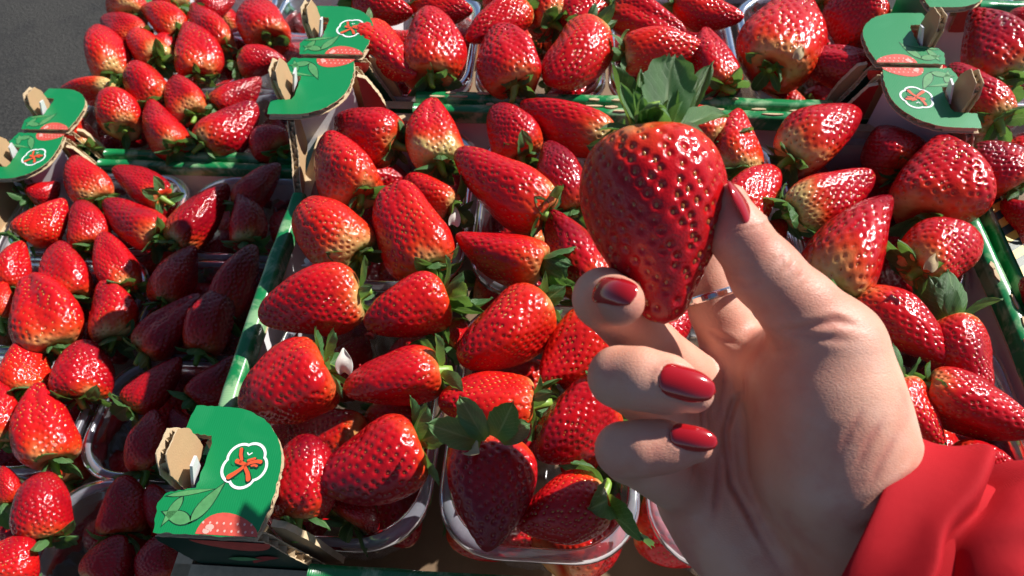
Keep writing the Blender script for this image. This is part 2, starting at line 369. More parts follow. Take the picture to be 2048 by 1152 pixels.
def logo_mesh():
    """flower-shaped white outline with a brush-stroke sign, flat print (units: metres, about 2.4 cm wide)"""
    mb = MB(); n = 60
    def lobe(k, off): 
        an = 2 * math.pi * k / n; r = .0098 + .0016 * abs(math.cos(2.5 * an + .5)) ** .7 + off
        return (r * 1.12 * math.cos(an), r * 1.05 * math.sin(an))
    ring = [lobe(k, 0.0006) for k in range(n)] + [lobe(k, -.0008) for k in range(n)]
    mb.add([(x, y, .00012) for x, y in ring], [(k, (k + 1) % n, (k + 1) % n + n, k + n) for k in range(n)], 0)
    # small petals drawn inside the flower
    for an in (20, 95, 165, 240, 310):
        c = Vector((.0062 * math.cos(math.radians(an)), .0058 * math.sin(math.radians(an))))
        mb.add([(c.x + .0024 * math.cos(q / 6 * math.pi) , c.y + .0024 * math.sin(q / 6 * math.pi), .00010) for q in range(12)], [tuple(range(12))], 3)
    st = [([(-.0046, .0078), (-.0040, .0050), (-.0026, .0024), (-.0030, .0012)], .0010, .0008),
          ([(-.0050, .0016), (-.0018, .0006), (.0010, .0000)], .0012, .0008),
          ([(-.0070, -.0066), (-.0044, -.0048), (-.0018, -.0026), (.0004, -.0004)], .0013, .0007),
          ([(.0006, -.0014), (.0030, -.0042), (.0044, -.0072)], .0008, .0013),
          ([(.0004, -.0004), (.0030, .0012), (.0064, .0020), (.0086, .0018)], .0007, .0010),
          ([(.0012, .0022), (.0034, .0030), (.0048, .0034)], .0006, .0006),
          ([(.0040, -.0004), (.0054, .0000), (.0070, -.0004)], .0005, .0006)]
    for pts, a, b in st:
        p = stroke([(x + .0004, y - .0005) for x, y in pts], a + .0004, b + .0004); mb.add([(x, y, .00018) for x, y in p], [tuple(range(len(p)))], 2)
    for pts, a, b in st:
        p = stroke(pts, a, b); mb.add([(x, y, .00026) for x, y in p], [tuple(range(len(p)))], 1)
    for pts in ([(-.0004, .0062), (.0006, .0050)], [(.0022, .0062), (.0006, .0050)]):
        p = stroke(pts, .0003); mb.add([(x, y, .00026) for x, y in p], [tuple(range(len(p)))], 0)
    return mb.mesh('printed_emblem', [M['p_white'], M['p_red'], M['p_dark'], M['green']])
LOGO = logo_mesh()
def leafprint(mb, c, L, Wd, an, z, frame):
    p = []; d = Vector((math.cos(an), math.sin(an))); q = Vector((-d.y, d.x)); c = Vector(c)
    for sgn, rng in ((1, range(0, 9)), (-1, range(8, -1, -1))):
        for i in rng:
            k = i / 8; p.append(c + d * L * k + q * sgn * Wd * math.sin(math.pi * k ** .8) * (1 - .3 * k))
    for m, sc, dz in ((1, 1.14, 0), (0, 1.0, .00008)):
        mm = sum(p, Vector((0, 0))) / len(p)
        mb.add([frame(*(mm + (v - mm) * sc), z + dz) for v in p], [tuple(range(len(p)))], m)
def print_meshes():
    """printed leaves and strawberry running over the fold between flap and post"""
    top = lambda u, v, w: (u, v, HF + w); front = lambda u, v, w: (u, -.0042 + .0042 - .00005 - w, HF - .0055 + v) 
    mb = MB()
    leafprint(mb, (.0150, .0050), .0190, .0028, math.radians(62), .0001, top)
    leafprint(mb, (.0150, .0050), .0130, .0030, math.radians(165), .0001, top)
    leafprint(mb, (.0085, .0150), .0130, .0022, math.radians(250), .0001, top)
    leafprint(mb, (.0020, .0150), .0190, .0012, math.radians(12), .0001, top)
    C = {'printed_leaves': mb.mesh('printed_leaves', [M['p_leaf'], M['p_dark']])}
    mb = MB()
    e = [(.0310 + .0125 * math.cos(math.radians(a)), .0003 + .0088 * math.sin(math.radians(a)) * (1 - .25 * math.cos(math.radians(a)))) for a in range(0, 181, 12)]
    mb.add([top(x, y, .00013) for x, y in e], [tuple(range(len(e)))], 0)
    for k in range(16):
        x = .0215 + .0028 * (k % 8) - (.0012 if k > 7 else 0); y = .0020 + .0030 * (k // 8)
        mb.add([top(x + .0005 * math.cos(a), y + .0006 * math.sin(a), .0002) for a in (0, 1.25, 2.5, 3.75, 5.0)], [(0, 1, 2, 3, 4)], 1)
    for x, y, r in ((.0235, .0032, .0018), (.0225, .0015, .0014)):
        mb.add([top(x + r * math.cos(a * .628), y + r * .7 * math.sin(a * .628), .00024) for a in range(10)], [tuple(range(10))], 1)
    e2 = [(.0305 + .0165 * math.cos(math.radians(a)), .0160 * -abs(math.sin(math.radians(a))) * (.6 + .2 * math.cos(math.radians(a)))) for a in range(180, 361, 12)]
    C['printed_strawberry'] = mb.mesh('printed_strawberry', [M['p_berry'], M['p_pink'], M['p_deep']])
    mb = MB()
    mb.add([front(x, y, .0002) for x, y in e2], [tuple(range(len(e2)))], 0)
    e3 = [(.0420 + .0090 * math.cos(math.radians(a)), -.0255 + .0100 * math.sin(math.radians(a))) for a in range(60, 190, 12)]
    e3 = [p for p in e3 if p[0] < .047 + (-p[1]) * .3]
    mb.add([front(x, y, .0003) for x, y in e3], [tuple(range(len(e3)))], 1)
    leafprint(mb, (.024, -.0215), .014, .0025, math.radians(8), .0003, front)
    for f in range(len(mb.m) - 2, len(mb.m)): mb.m[f] = 2
    C['printed_post_picture'] = mb.mesh('printed_post_picture', [M['p_berry'], M['p_deep'], M['p_leaf']])
    return C
PRINTS = print_meshes()
def rim_mesh(L, w=.0088, t=.010, bulge=.0):
    """rolled-over top fold of a wall, along x, outer face at y=0, into the crate +y, top at z=0"""
    prof = [(0, -t), (0, -.0022), (.0010, -.0004), (.0028, 0.0003), (w - .0022, .0001), (w - .0005, -.0010), (w, -.0030), (w, -t)]
    V = []; n = max(8, int(L / .012)); rng = random.Random(int(L * 1e5))
    for i in range(n + 1):
        x = L * i / n; jz = rng.uniform(-.0003, .0003); jy = rng.uniform(-.0003, .0003) + bulge * math.sin(math.pi * i / n)
        V += [(x, y + jy, z + (jz if z > -.005 else 0)) for y, z in prof]
    F = grid_faces(n + 1, len(prof)); k = len(prof)
    F = [f[::-1] for f in F] + [tuple(range(k)), tuple(reversed(range(n * k, n * k + k)))]
    return V, F
MESHCACHE = {}
def cached(key, fn):
    if key not in MESHCACHE: MESHCACHE[key] = fn()
    return MESHCACHE[key]
def wall_mesh(L):
    mb = MB(); mb.box((0, .0006, -HC), (L, .0040, -.0101), 0)
    mb.box((.001, .0042, -HC), (L - .001, .0058, -.0101), 1); mb.box((.0005, .0003, -.0101), (L - .0005, .0078, -.0096), 2)
    return mb.mesh('wall', [M['green'], M['white'], M['kraft_edge']])
def torn_mesh(L, seed):
    rng = random.Random(seed); mb = MB()
    for k in range(int(L / .018)):
        x = rng.uniform(0, L); y = rng.choice((.0012, .0050)) + rng.uniform(-.0006, .0006); a = rng.uniform(.002, .007); b = rng.uniform(.0006, .0013)
        p = [(x + a * math.cos(q) * rng.uniform(.7, 1.15), y + b * math.sin(q) * rng.uniform(.6, 1.2), .0010) for q in [i * 2 * math.pi / 11 for i in range(11)]]
        p2 = [(px * 1, py, pz - .0009) for px, py, pz in p]
        mb.add(p + p2, [tuple(range(11))] + [(i, i + 11, (i + 1) % 11 + 11, (i + 1) % 11) for i in range(11)], 0)
    return mb.mesh('torn_fibres', [M['kraft_edge']])
def crate(x0, x1, y0, y1, z, label, group, corners='', logos='', torn_walls='', shift={}):
    root = ob('cardboard_crate', None, None, (x0, y0, z)); tag(root, label, 'crate', group)
    LX, LY = x1 - x0, y1 - y0; cx, cy = LX / 2, LY / 2
    mb = cached(('base', LX, LY), lambda: None)
    mbx = MB(); mbx.box((.006, .006, -HC), (LX - .006, LY - .006, -HC + .004))
    ob('crate_base', mbx.mesh('crate_base', M['kraft_shaded']), root)
    side = {'front': ((0, 0, 0), 0, LX), 'back': ((LX, LY, 0), math.pi, LX), 'left': ((0, LY, 0), -math.pi / 2, LY), 'right': ((LX, 0, 0), math.pi / 2, LY)}
    for nm, (loc, rz, L) in side.items():
        ob('crate_wall', cached(('wall', round(L, 3)), lambda: wall_mesh(L)), root, loc, (0, 0, rz))
        gap = .062 if nm in ('front', 'back') else .088
        ext = .034 if nm == 'left' and 'FL' in corners.split() else 0
        V, F = rim_mesh(L - 2 * gap + ext, bulge=-.0016 if nm in ('left', 'right') else 0)
        r = ob('rim_fold', mesh('rim_fold', V, F, M['rim'], True), root, loc, (0, 0, rz))
        d = Vector((gap, 0, 0)); d.rotate(r.rotation_euler); r.location = Vector(loc) + d
        if nm in torn_walls.split():
            q = ob('torn_fibres', torn_mesh(L - 2 * gap, len(nm) + int(1000 * abs(x0))), r, kind='stuff')
    # the four corners share their meshes, mirrored
    for key, (px, py, sx, sy) in {'FL': (0, 0, 1, 1), 'FR': (LX, 0, -1, 1), 'BL': (0, LY, 1, -1), 'BR': (LX, LY, -1, -1)}.items():
        if key not in corners.split(): continue
        dx, dy = shift.get(key, (0, 0)); px += dx; py += dy
        for nm, (me, _) in CORNER.items():
            if nm == 'wall_shoulder' and key == 'FL': continue
            o = ob(nm, me, root, (px, py, 0), None, (sx, sy, 1))
            if nm == 'wall_shoulder': o.rotation_euler.z = math.asin(sy * dx / .098)
            if nm == 'corner_flap': fl = o
            if nm == 'corner_post': po = o
        for nm, me in PRINTS.items(): ob(nm, me, po if nm == 'printed_post_picture' else fl)
        if key in logos.split():
            # the emblem is never mirrored: undo the corner's mirror and turn it round on the far corners
            ob('printed_emblem', LOGO, fl, (.0300, .0300, HF + .0001), (0, 0, math.pi * (0 if key in ('FL', 'BL') else 1) * 1), (sx * .74, sy * .86, 1))
    return root

G_CR = 'strawberry crates of green printed cardboard'
crate(-.2, .2, -.156, .1565, 0, 'central green cardboard crate holding the big sunlit strawberries under the hand', G_CR, 'FL FR BL BR', 'FL BR', 'back right', {'FL': (.004, .0085), 'BL': (-.018, .008), 'BR': (.003, .010)})
crate(-.2, .2, .161, .460, 0, 'green cardboard crate behind the central crate, cut by the top edge', G_CR, 'FL FR', 'FL', 'front', {'FL': (-.014, .008), 'FR': (.001, .010)})
crate(.207, .507, -.11, .292, 0, 'green cardboard crate at the right edge beside the central crate', G_CR, 'BL', 'BL', '')
crate(-.511, -.209, .233 - .402, .233, -.130, 'shaded lower cardboard crate at front left beside the central crate', G_CR, 'BL', 'BL', '')
crate(-.511, -.209, .233 + .005, .233 + .407, -.130, 'lower cardboard crate at back left next to the dark asphalt', G_CR, 'FL', '', '')
# yellow and dark stripes printed on the rim of the right hand crate
_c = next(o for o in COL.objects if o.get('label', '').startswith('green cardboard crate at the right edge'))
mb = MB()
for k in range(7):
    y = .120 + .0115 * k
    for dy, m in ((0, 0), (.0058, 1)):
        mb.add([(.0012, y + dy, .0012), (.0085, y + dy + .005, .0012), (.0085, y + dy + .0108, .0012), (.0012, y + dy + .0058, .0012)], [(0, 1, 2, 3)], m)
ob('printed_stripes', mb.mesh('printed_stripes', [M['p_yellow'], M['p_dark']]), _c)
# ------------------------------------------------------------------ clear plastic trays
def rrect(hx, hy, r, n=8):
    p = []
    for cx, cy, a0 in ((hx - r, hy - r, 0), (-hx + r, hy - r, 90), (-hx + r, -hy + r, 180), (hx - r, -hy + r, 270)):
        k = [(cx + r * math.cos(math.radians(a0 + 90 * i / n)), cy + r * math.sin(math.radians(a0 + 90 * i / n))) for i in range(n + 1)]
        p += k
    # even resampling so that the ribs have vertices to bend
    out = []; L = [0]
    for i in range(len(p)): L.append(L[-1] + (Vector(p[(i + 1) % len(p)]) - Vector(p[i])).length)
    m = 128; j = 0
    for k in range(m):
        s = L[-1] * k / m
        while L[j + 1] < s: j += 1
        f = (s - L[j]) / max(1e-9, L[j + 1] - L[j]); out.append(tuple(Vector(p[j]).lerp(Vector(p[(j + 1) % len(p)]), f)))
    return out
def tray_meshes(hx, hy):
    prof = [(0, 0, 0), (.0012, -.006, 0), (.0026, -.008, 0), (.004, -.022, .0), (.0055, -.036, .0007), (.0075, -.054, .0009), (.010, -.064, .0005), (.015, -.067, 0)]
    V = []; F = []; m = 128
    for off, z, rib in prof:
        for k, (x, y) in enumerate(rrect(hx - off - .004, hy - off - .004, .026)):
            d = Vector((x, y)).normalized(); q = rib * math.cos(k * 2 * math.pi / 4)
            V.append((x - d.x * q, y - d.y * q, z))
    n = len(prof)
    for j in range(n - 1):
        for k in range(m): F.append((j * m + k, (j + 1) * m + k, (j + 1) * m + (k + 1) % m, j * m + (k + 1) % m))
    F.append(tuple((n - 1) * m + k for k in range(m)))
    body = mesh('tray_wall', V, F, M['plastic'], True)
    prof = [(.0046, -.0030), (.0040, .0002), (.0026, .0012), (.0006, .0009), (-.0010, -.0006), (-.0014, -.0048), (-.0006, -.0064)]
    V = []; F = []
    for off, z in prof:
        V += [(x, y, z) for x, y in rrect(hx - off, hy - off, .030)]
    for j in range(len(prof) - 1):
        for k in range(m): F.append((j * m + k, j * m + (k + 1) % m, (j + 1) * m + (k + 1) % m, (j + 1) * m + k))
    return body, mesh('tray_rim', V, F, M['lip'], True)
TR = tray_meshes(.0455, .0690)
def tray(cx, cy, z, rot, label, tilt=(0, 0)):
    t = ob('plastic_tray', TR[0], None, (cx, cy, z), (tilt[0], tilt[1], rot)); tag(t, label, 'tray', 'clear plastic strawberry trays')
    ob('tray_rim', TR[1], t)
    return t
for a in [
    (-0.14, -0.0655, -0.016, 0, 'nearest left clear tray in the central crate, beside the emblem flap', (0, 0)),
    (-0.0435, -0.0655, -0.016, 0, 'second clear tray of the near row, left of the hand', (0, 0)),
    (0.053, -0.0655, -0.016, 0, 'clear tray of the near row mostly hidden beneath the hand', (0, 0)),
    (0.1455, -0.0655, -0.016, 0, 'clear tray at the near right of the central crate beside the sleeve', (0, 0)),
    (-0.14, 0.0815, -0.016, 0, 'clear tray at the back left corner of the central crate', (0, 0)),
    (-0.0435, 0.0815, -0.016, 0, 'second clear tray in the back row of the central crate', (0, 0)),
    (0.053, 0.0815, -0.016, 0, 'clear tray in the back row of the central crate behind held strawberry', (0, 0)),
    (0.147, 0.0815, -0.016, 0, 'clear tray at the back right corner of the central crate', (0, 0)),
    (-0.151, 0.244, -0.012, 0, 'clear tray at the left end of the crate behind', (0, 0)),
    (-0.0555, 0.244, -0.012, 0, 'second clear tray from the left in the crate behind', (0, 0)),
    (0.04, 0.244, -0.012, 0, 'third clear tray from the left in the crate behind', (0, 0)),
    (0.139, 0.244, -0.012, 0, 'clear tray at the right end of the crate behind', (0, 0)),
    (0.266, 0.115, -0.012, 0, 'clear tray by the right edge holding dark strawberries', (0, 0)),
    (0.266, -0.028, -0.014, 0, 'clear tray at the right edge showing only its rounded corner', (0, 0)),
    (0.264, 0.258, -0.012, 0, 'clear tray at the top right corner beside the green flaps', (0, 0)),
    (-0.428, 0.174, -0.136, 1.5708, 'clear tray of the outer column of the shaded left crate, back row', (0, 0)),
    (-0.283, 0.174, -0.136, 1.5708, 'clear tray of the inner column of the shaded left crate, back row', (0, 0)),
    (-0.428, 0.0785, -0.136, 1.5708, 'clear tray of the outer column of the shaded left crate, second row', (0, 0)),
    (-0.283, 0.0785, -0.136, 1.5708, 'clear tray of the inner column of the shaded left crate, second row', (0, 0)),
    (-0.428, -0.0145, -0.136, 1.5708, 'clear tray of the outer column of the shaded left crate, third row', (0, 0)),
    (-0.283, -0.0145, -0.136, 1.5708, 'clear tray of the inner column of the shaded left crate, third row', (0, 0)),
    (-0.428, -0.1075, -0.136, 1.5708, 'clear tray of the outer column of the shaded left crate, front row', (0, 0)),
    (-0.283, -0.1075, -0.136, 1.5708, 'clear tray of the inner column of the shaded left crate, front row', (0, 0)),
    (-0.428, 0.291, -0.136, 1.5708, 'clear tray of the outer column of the back left crate, front row', (0, 0)),
    (-0.283, 0.291, -0.136, 1.5708, 'clear tray of the inner column of the back left crate, front row', (0, 0)),
    (-0.428, 0.385, -0.136, 1.5708, 'clear tray of the outer column of the back left crate, second row', (0, 0)),
    (-0.283, 0.385, -0.136, 1.5708, 'clear tray of the inner column of the back left crate, second row', (0, 0)),
    (-0.428, 0.479, -0.136, 1.5708, 'clear tray of the outer column of the back left crate, third row', (0, 0)),
    (-0.283, 0.479, -0.136, 1.5708, 'clear tray of the inner column of the back left crate, third row', (0, 0))]:
    tray(*a)

# ------------------------------------------------------------------ strawberries
PROF = {
 'conic': [(.455, 0), (.475, .10), (.50, .22), (.485, .33), (.41, .435), (.28, .495), (.12, .49), (-.05, .435), (-.20, .345), (-.34, .235), (-.44, .13), (-.485, .06), (-.5, 0)],
 'long': [(.46, 0), (.475, .09), (.50, .20), (.49, .31), (.43, .41), (.31, .485), (.14, .495), (-.03, .44), (-.18, .37), (-.31, .285), (-.42, .185), (-.48, .09), (-.5, 0)],
 'broad': [(.43, 0), (.46, .12), (.50, .26), (.49, .37), (.42, .46), (.30, .50), (.14, .49), (-.02, .455), (-.17, .39), (-.31, .30), (-.425, .19), (-.485, .09), (-.5, 0)],
 'globe': [(.44, 0), (.465, .11), (.50, .24), (.49, .34), (.42, .435), (.29, .492), (.12, .5), (-.06, .475), (-.22, .41), (-.35, .31), (-.45, .185), (-.49, .09), (-.5, 0)],
 'wedge': [(.45, 0), (.47, .10), (.50, .22), (.485, .33), (.41, .435), (.27, .495), (.08, .48), (-.12, .43), (-.28, .37), (-.40, .285), (-.47, .17), (-.495, .08), (-.5, 0)],
 'held': [(.455, 0), (.475, .12), (.498, .23), (.485, .31), (.44, .395), (.37, .455), (.27, .493), (.18, .50), (.06, .478), (-.07, .418), (-.18, .345), (-.28, .272), (-.37, .205), (-.44, .15), (-.48, .09), (-.5, 0)],
}
def spline(P, n):
    P = np.array(P); Q = np.vstack([2 * P[0] - P[1], P, 2 * P[-1] - P[-2]]); out = []
    for i in range(len(P) - 1):
        p0, p1, p2, p3 = Q[i:i + 4]
        for k in range(12):
            t = k / 12; out.append(.5 * (2 * p1 + (p2 - p0) * t + (2 * p0 - 5 * p1 + 4 * p2 - p3) * t * t + (3 * p1 - p0 - 3 * p2 + p3) * t ** 3))
    out.append(P[-1]); out = np.array(out); out[:, 1] = np.maximum(out[:, 1], 0)
    seg = np.r_[0, np.cumsum(np.hypot(np.diff(out[:, 0]) * 1.25, np.diff(out[:, 1])))]
    s = np.linspace(0, seg[-1], n)
    return np.interp(s, seg, out[:, 0]), np.interp(s, seg, out[:, 1])
ASP = 1.25
def berry_mesh(kind, seed, nu, nv, pitch=.102, depth=.022):
    rng = np.random.default_rng(seed)
    z, r = spline(PROF[kind], nv)
    th = np.linspace(0, 2 * np.pi, nu, endpoint=False)
    a2, p2 = rng.uniform(.03, .09), rng.uniform(0, 6.28); a3, p3 = rng.uniform(.02, .07), rng.uniform(0, 6.28); a5, p5 = rng.uniform(.0, .02), rng.uniform(0, 6.28)
    tw = rng.uniform(-.6, .6); bx, by = rng.uniform(-.10, .10, 2); fur = rng.uniform(0, .10) if kind in ('broad', 'wedge', 'globe') else rng.uniform(0, .03); fp = rng.uniform(0, 6.28)
    if seed % 3 == 0: fur, a3 = rng.uniform(.10, .18), rng.uniform(.06, .10)
    if kind == 'wedge': a2 = .17
    if kind == 'held': a2, a3, a5, bx, by, fur = .012, .012, .006, .012, .0, .0
    def surf(T, Z, R):
        s = 1 + a2 * np.cos(2 * (T + p2)) * (1 - .4 * (Z + .5)) + a3 * np.cos(3 * (T + p3) + tw * Z * 3) + a5 * np.cos(5 * (T + p5) + 2 * Z)
        wv = .25 if kind == 'held' else 1.0; s = s + wv * .024 * np.sin(7 * Z + 2 * T + p3) + wv * .017 * np.sin(11 * Z - T + p5)
        dth = (T - fp + np.pi) % (2 * np.pi) - np.pi
        s = s - fur * np.exp(-(dth / .35) ** 2) * np.clip(.7 - Z, 0, 1)
        x = R * s * np.cos(T) + bx * (1 - 4 * Z * Z); y = R * s * np.sin(T) + by * (1 - 4 * Z * Z)
        return np.stack([x, y, Z * ASP], -1)
    Tg, Zg = np.meshgrid(th, z, indexing='ij'); Rg = np.broadcast_to(r, Tg.shape)
    P = surf(Tg, Zg, Rg)
    du = np.roll(P, -1, 0) - np.roll(P, 1, 0); dv = np.gradient(P, axis=1)
    Nn = np.cross(dv, du); ln = np.linalg.norm(Nn, axis=-1, keepdims=True); Nn = Nn / np.maximum(ln, 1e-9)
    Nn[:, 0] = (0, 0, 1); Nn[:, -1] = (0, 0, -1)
    if (Nn[:, nv // 2, :2] * P[:, nv // 2, :2]).sum() < 0: Nn[:, 1:-1] *= -1
    # achenes on a golden-angle spiral, equal area
    zz, rr = spline(PROF[kind], 400); ds = np.hypot(np.diff(zz) * ASP, np.diff(rr)); area = np.r_[0, np.cumsum(ds * (rr[1:] + rr[:-1]) * np.pi)]
    n = int(area[-1] / (.90 * pitch * pitch)); k = np.arange(n) + .5
    u = np.interp(k / n * area[-1], area, np.arange(400)); zs = np.interp(u, np.arange(400), zz); rs = np.interp(u, np.arange(400), rr)
    ts = (k * 2.39996323) % (2 * np.pi)
    ts = ts + rng.normal(0, .025, n) / np.maximum(rs, .08); zs = zs + rng.normal(0, .006, n)
    ok = rs > .045
    ok &= ~((np.arange(n) < n * .05))
    ts, zs, rs = ts[ok] % (2 * np.pi), zs[ok], rs[ok]
    SP = surf(ts, zs, rs)
    V = P.reshape(-1, 3); Nf = Nn.reshape(-1, 3)
    D = np.full(len(V), 9.0)
    for c in range(0, len(V), 4000):
        D[c:c + 4000] = np.sqrt(((V[c:c + 4000, None] - SP[None]) ** 2).sum(-1)).min(1)
    q = np.clip(D / (pitch * (.42 if kind == 'held' else .41)), 0, 1); h = q * q * (3 - 2 * q)
    pitv = 1 - h
    dep = depth * (.85 + .3 * np.sin(V[:, 0] * 9 + V[:, 2] * 7 + seed))
    disp = -dep * (1 - h) + .25 * depth * np.clip(D / pitch - .35, 0, .4)
    lump = (.0025 if kind == 'held' else .005) * np.sin(V[:, 0] * 13 + seed) * np.sin(V[:, 1] * 11 + 2 * seed) * np.sin(V[:, 2] * 9)
    fade = np.clip((.5 - np.abs(V[:, 2] / ASP)) / .03, 0, 1)
    V2 = V + Nf * ((disp * np.maximum(fade, .25) + lump)[:, None])
    V2[:, 2] /= ASP
    G = grid_faces(nu, nv, True)
    me = mesh('strawberry_flesh', V2, G, M['flesh'], True)
    al = np.linspace(0, 1, nv); attr(me, 'along', np.broadcast_to(.5 - z, Tg.shape).reshape(-1)); attr(me, 'pit', pitv)
    # seed positions: bottom of the pits, with normals
    ij = np.array([((V - s) ** 2).sum(1).argmin() for s in SP]); Ns = Nf[ij]
    SPb = SP - Ns * (depth * .86); 
    return me, SPb, Ns
OCT = [(0, 0, 1.0), (.62, 0, .38), (.19, .60, .38), (-.5, .37, .38), (-.5, -.37, .38), (.19, -.60, .38), (1, 0, -.1), (.31, .95, -.1), (-.81, .59, -.1), (-.81, -.59, -.1), (.31, -.95, -.1)]
OCF = [(0, 1, 2), (0, 2, 3), (0, 3, 4), (0, 4, 5), (0, 5, 1)] + [(1 + i, 6 + i, 6 + (i + 1) % 5, 1 + (i + 1) % 5) for i in range(5)]
def seed_frames(SP, Ns):
    fr = []
    for p, n in zip(SP, Ns):
        n = Vector(n); ax = Vector((0, 0, 1)) - n * n.z
        if ax.length < .05: ax = Vector((1, 0, 0)) - n * n.x
        ax.normalize(); fr.append((Vector(p), n.cross(ax), ax, n))
    return fr
def seeds_mesh(SP, Ns, ln=.022, wd=.0135, ht=.011):
    mb = MB()
    for p, a, b, n in seed_frames(SP, Ns):
        vs = []
        for x, y, z in OCT:
            q = p + a * (x * wd) + b * (y * ln) + n * (z * ht); vs.append((q.x, q.y, q.z / ASP))
        mb.add(vs, OCF)
    return mb.mesh('seeds', M['seed'], True)
VAR = {}
sd = 10
for kind in ('conic', 'long', 'broad', 'globe', 'wedge'):
    for k in range(3):
        sd += 1
        me, SPb, Ns = berry_mesh(kind, sd, 216, 144, .104 + .007 * (k - 1))
        VAR[(kind, k)] = (me, seeds_mesh(SPb, Ns))
# sepals: base at the origin, growing along +y, upper side +z
def sepal_mesh(wd, bend, cup, teeth, seed, tipw=.35, nu=9, nv=22, twist=0):
    rng = random.Random(seed); V = []; al = []; ac = []
    for j in range(nv):
        k = j / (nv - 1)
        prof = (.22 + .78 * math.sin(math.pi * min(1, k * .92 + .06)) ** .8) if k < .6 else None
        wv = math.sin(math.pi * (k * (.80 if tipw < .6 else .60) + .14)) ** .85
        if tipw < .6:
            if k > .8: wv *= max(0, 1 - ((k - .8) / .2) ** 2 * (1 - tipw * .5))
        elif k > .72: wv *= math.sqrt(max(0, 1 - ((k - .72) / .28) ** 2 * .80))
        th = teeth * (((j % 4) - 1.5) / 1.5 * .34) * (1 if k > .45 else 0)
        hw = wd * max(.03, wv + th * .22)
        ang = bend * k; y = (math.sin(ang) / bend if abs(bend) > 1e-3 else k); zc = ((1 - math.cos(ang)) / bend if abs(bend) > 1e-3 else 0)
        for i in range(nu):
            u = i / (nu - 1) * 2 - 1; au = u * hw
            lift = cup * u * u * hw + .018 * math.sin(u * 7 + k * 9 + seed) * (k > .15)
            tx = twist * k
            px, pz = au * math.cos(tx) - lift * math.sin(tx), au * math.sin(tx) + lift * math.cos(tx)
            yy = y + (.05 * math.sin(u * 9 + seed) * teeth if j == nv - 1 else 0)
            V.append((px, yy * 1 - math.sin(ang) * pz, zc + math.cos(ang) * pz)); al.append(k); ac.append(u)
    F = [f[::-1] for f in grid_faces(nv, nu)]
    me = mesh('sepal', V, F, M['leaf'], True); attr(me, 'along', al); attr(me, 'across', ac)
    return me
SEP = [sepal_mesh(.24, -.7, .35, .5, 1), sepal_mesh(.30, .5, .30, .7, 2), sepal_mesh(.20, 1.1, .5, .4, 3, .2), sepal_mesh(.27, -1.3, .3, .6, 4), sepal_mesh(.18, .2, .7, .2, 5, .1, twist=.5),
       sepal_mesh(.40, .35, .25, .9, 6, .9), sepal_mesh(.30, 1.9, .4, .5, 7), sepal_mesh(.23, .25, 1.0, .5, 8, .2)]
def stem_mesh(L=.010, r=.0016):
    V = []; F = []
    for j in range(6):
        k = j / 5
        for i in range(8):
            a = i * math.pi / 4; rr = r * (1.5 - .6 * k + .5 * (k < .05)); V.append((rr * math.cos(a) + .25 * L * k * k, rr * math.sin(a), L * k))
    for j in range(5):
        for i in range(8): F.append((j * 8 + i, j * 8 + (i + 1) % 8, (j + 1) * 8 + (i + 1) % 8, (j + 1) * 8 + i))
    F.append(tuple(40 + i for i in range(8)))
    return mesh('stem', V, F, M['stem'], True)
STEM = stem_mesh()
def basis(zdir, ref, roll=0.0):
    z = Vector(zdir).normalized(); x = Vector(ref) - z * z.dot(Vector(ref))
    if x.length < 1e-4: x = Vector((1, 0, 0)) - z * z.x
    x.normalize(); y = z.cross(x)
    return Matrix((x, y, z)).transposed() @ Matrix.Rotation(roll, 3, 'Z')
def place_leaf(parent, pos, direc, normal, L, Wd, k, label=None):
    y = Vector(direc).normalized(); z = Vector(normal) - y * y.dot(Vector(normal)); z.normalize(); x = y.cross(z)
    m = Matrix((x, y, z)).transposed().to_4x4(); m.translation = Vector(pos)
    o = ob('sepal', SEP[k], parent); o.matrix_local = m @ Matrix.Diagonal((Wd, L, (L + Wd) / 2, 1))
    return o
def berry(base, tip, width, kind, k, ripe, pale, calyx, label, group, flat=.94, roll=None):
    rng = random.Random(hash((round(base[0], 4), round(base[1], 4))) & 0xffff)
    b, t = Vector(base), Vector(tip); ax = b - t; L = ax.length
    root = ob('strawberry', None, None, (b + t) / 2); tag(root, label, 'strawberry', group)
    R = basis(ax, (0, 0, 1), rng.uniform(0, 6.28) if roll is None else roll)
    root.rotation_euler = R.to_euler()
    fl, se = VAR[(kind, k)]
    col = (ripe, pale, rng.random(), 1)
    f = ob('strawberry_flesh', fl, root, (0, 0, 0), None, (width, width * flat, L)); f.color = col
    s = ob('seeds', se, root, (0, 0, 0), None, (width, width * flat, L), 'stuff'); s.color = col
    if calyx:
        # calyx = (number of sepals, lift 0 flat .. 1 upright, size)
        n, lift, size = calyx
        zb = L * .475
        for i in range(n):
            a = i * 2 * math.pi / n + rng.uniform(-.25, .25); el = lift + rng.uniform(-.35, .35)
            out = Vector((math.cos(a), math.sin(a), 0)); d = out * math.cos(el) + Vector((0, 0, 1)) * math.sin(el); nr = Vector((0, 0, 1)) * math.cos(el) - out * math.sin(el)
            sl_ = size * rng.uniform(.75, 1.25)
            place_leaf(root, out * .0035 + Vector((0, 0, zb - .0005 + .0015 * (i % 2))), d, nr, sl_, sl_ * rng.uniform(.9, 1.25), rng.choice((0, 1, 2, 3, 4, 5, 7)))
        ob('stem', STEM, root, (0, 0, zb - .001), (rng.uniform(-.3, .3), rng.uniform(-.3, .3), rng.uniform(0, 6)), (1.3, 1.3, rng.uniform(.6, 1.4)))
    return root
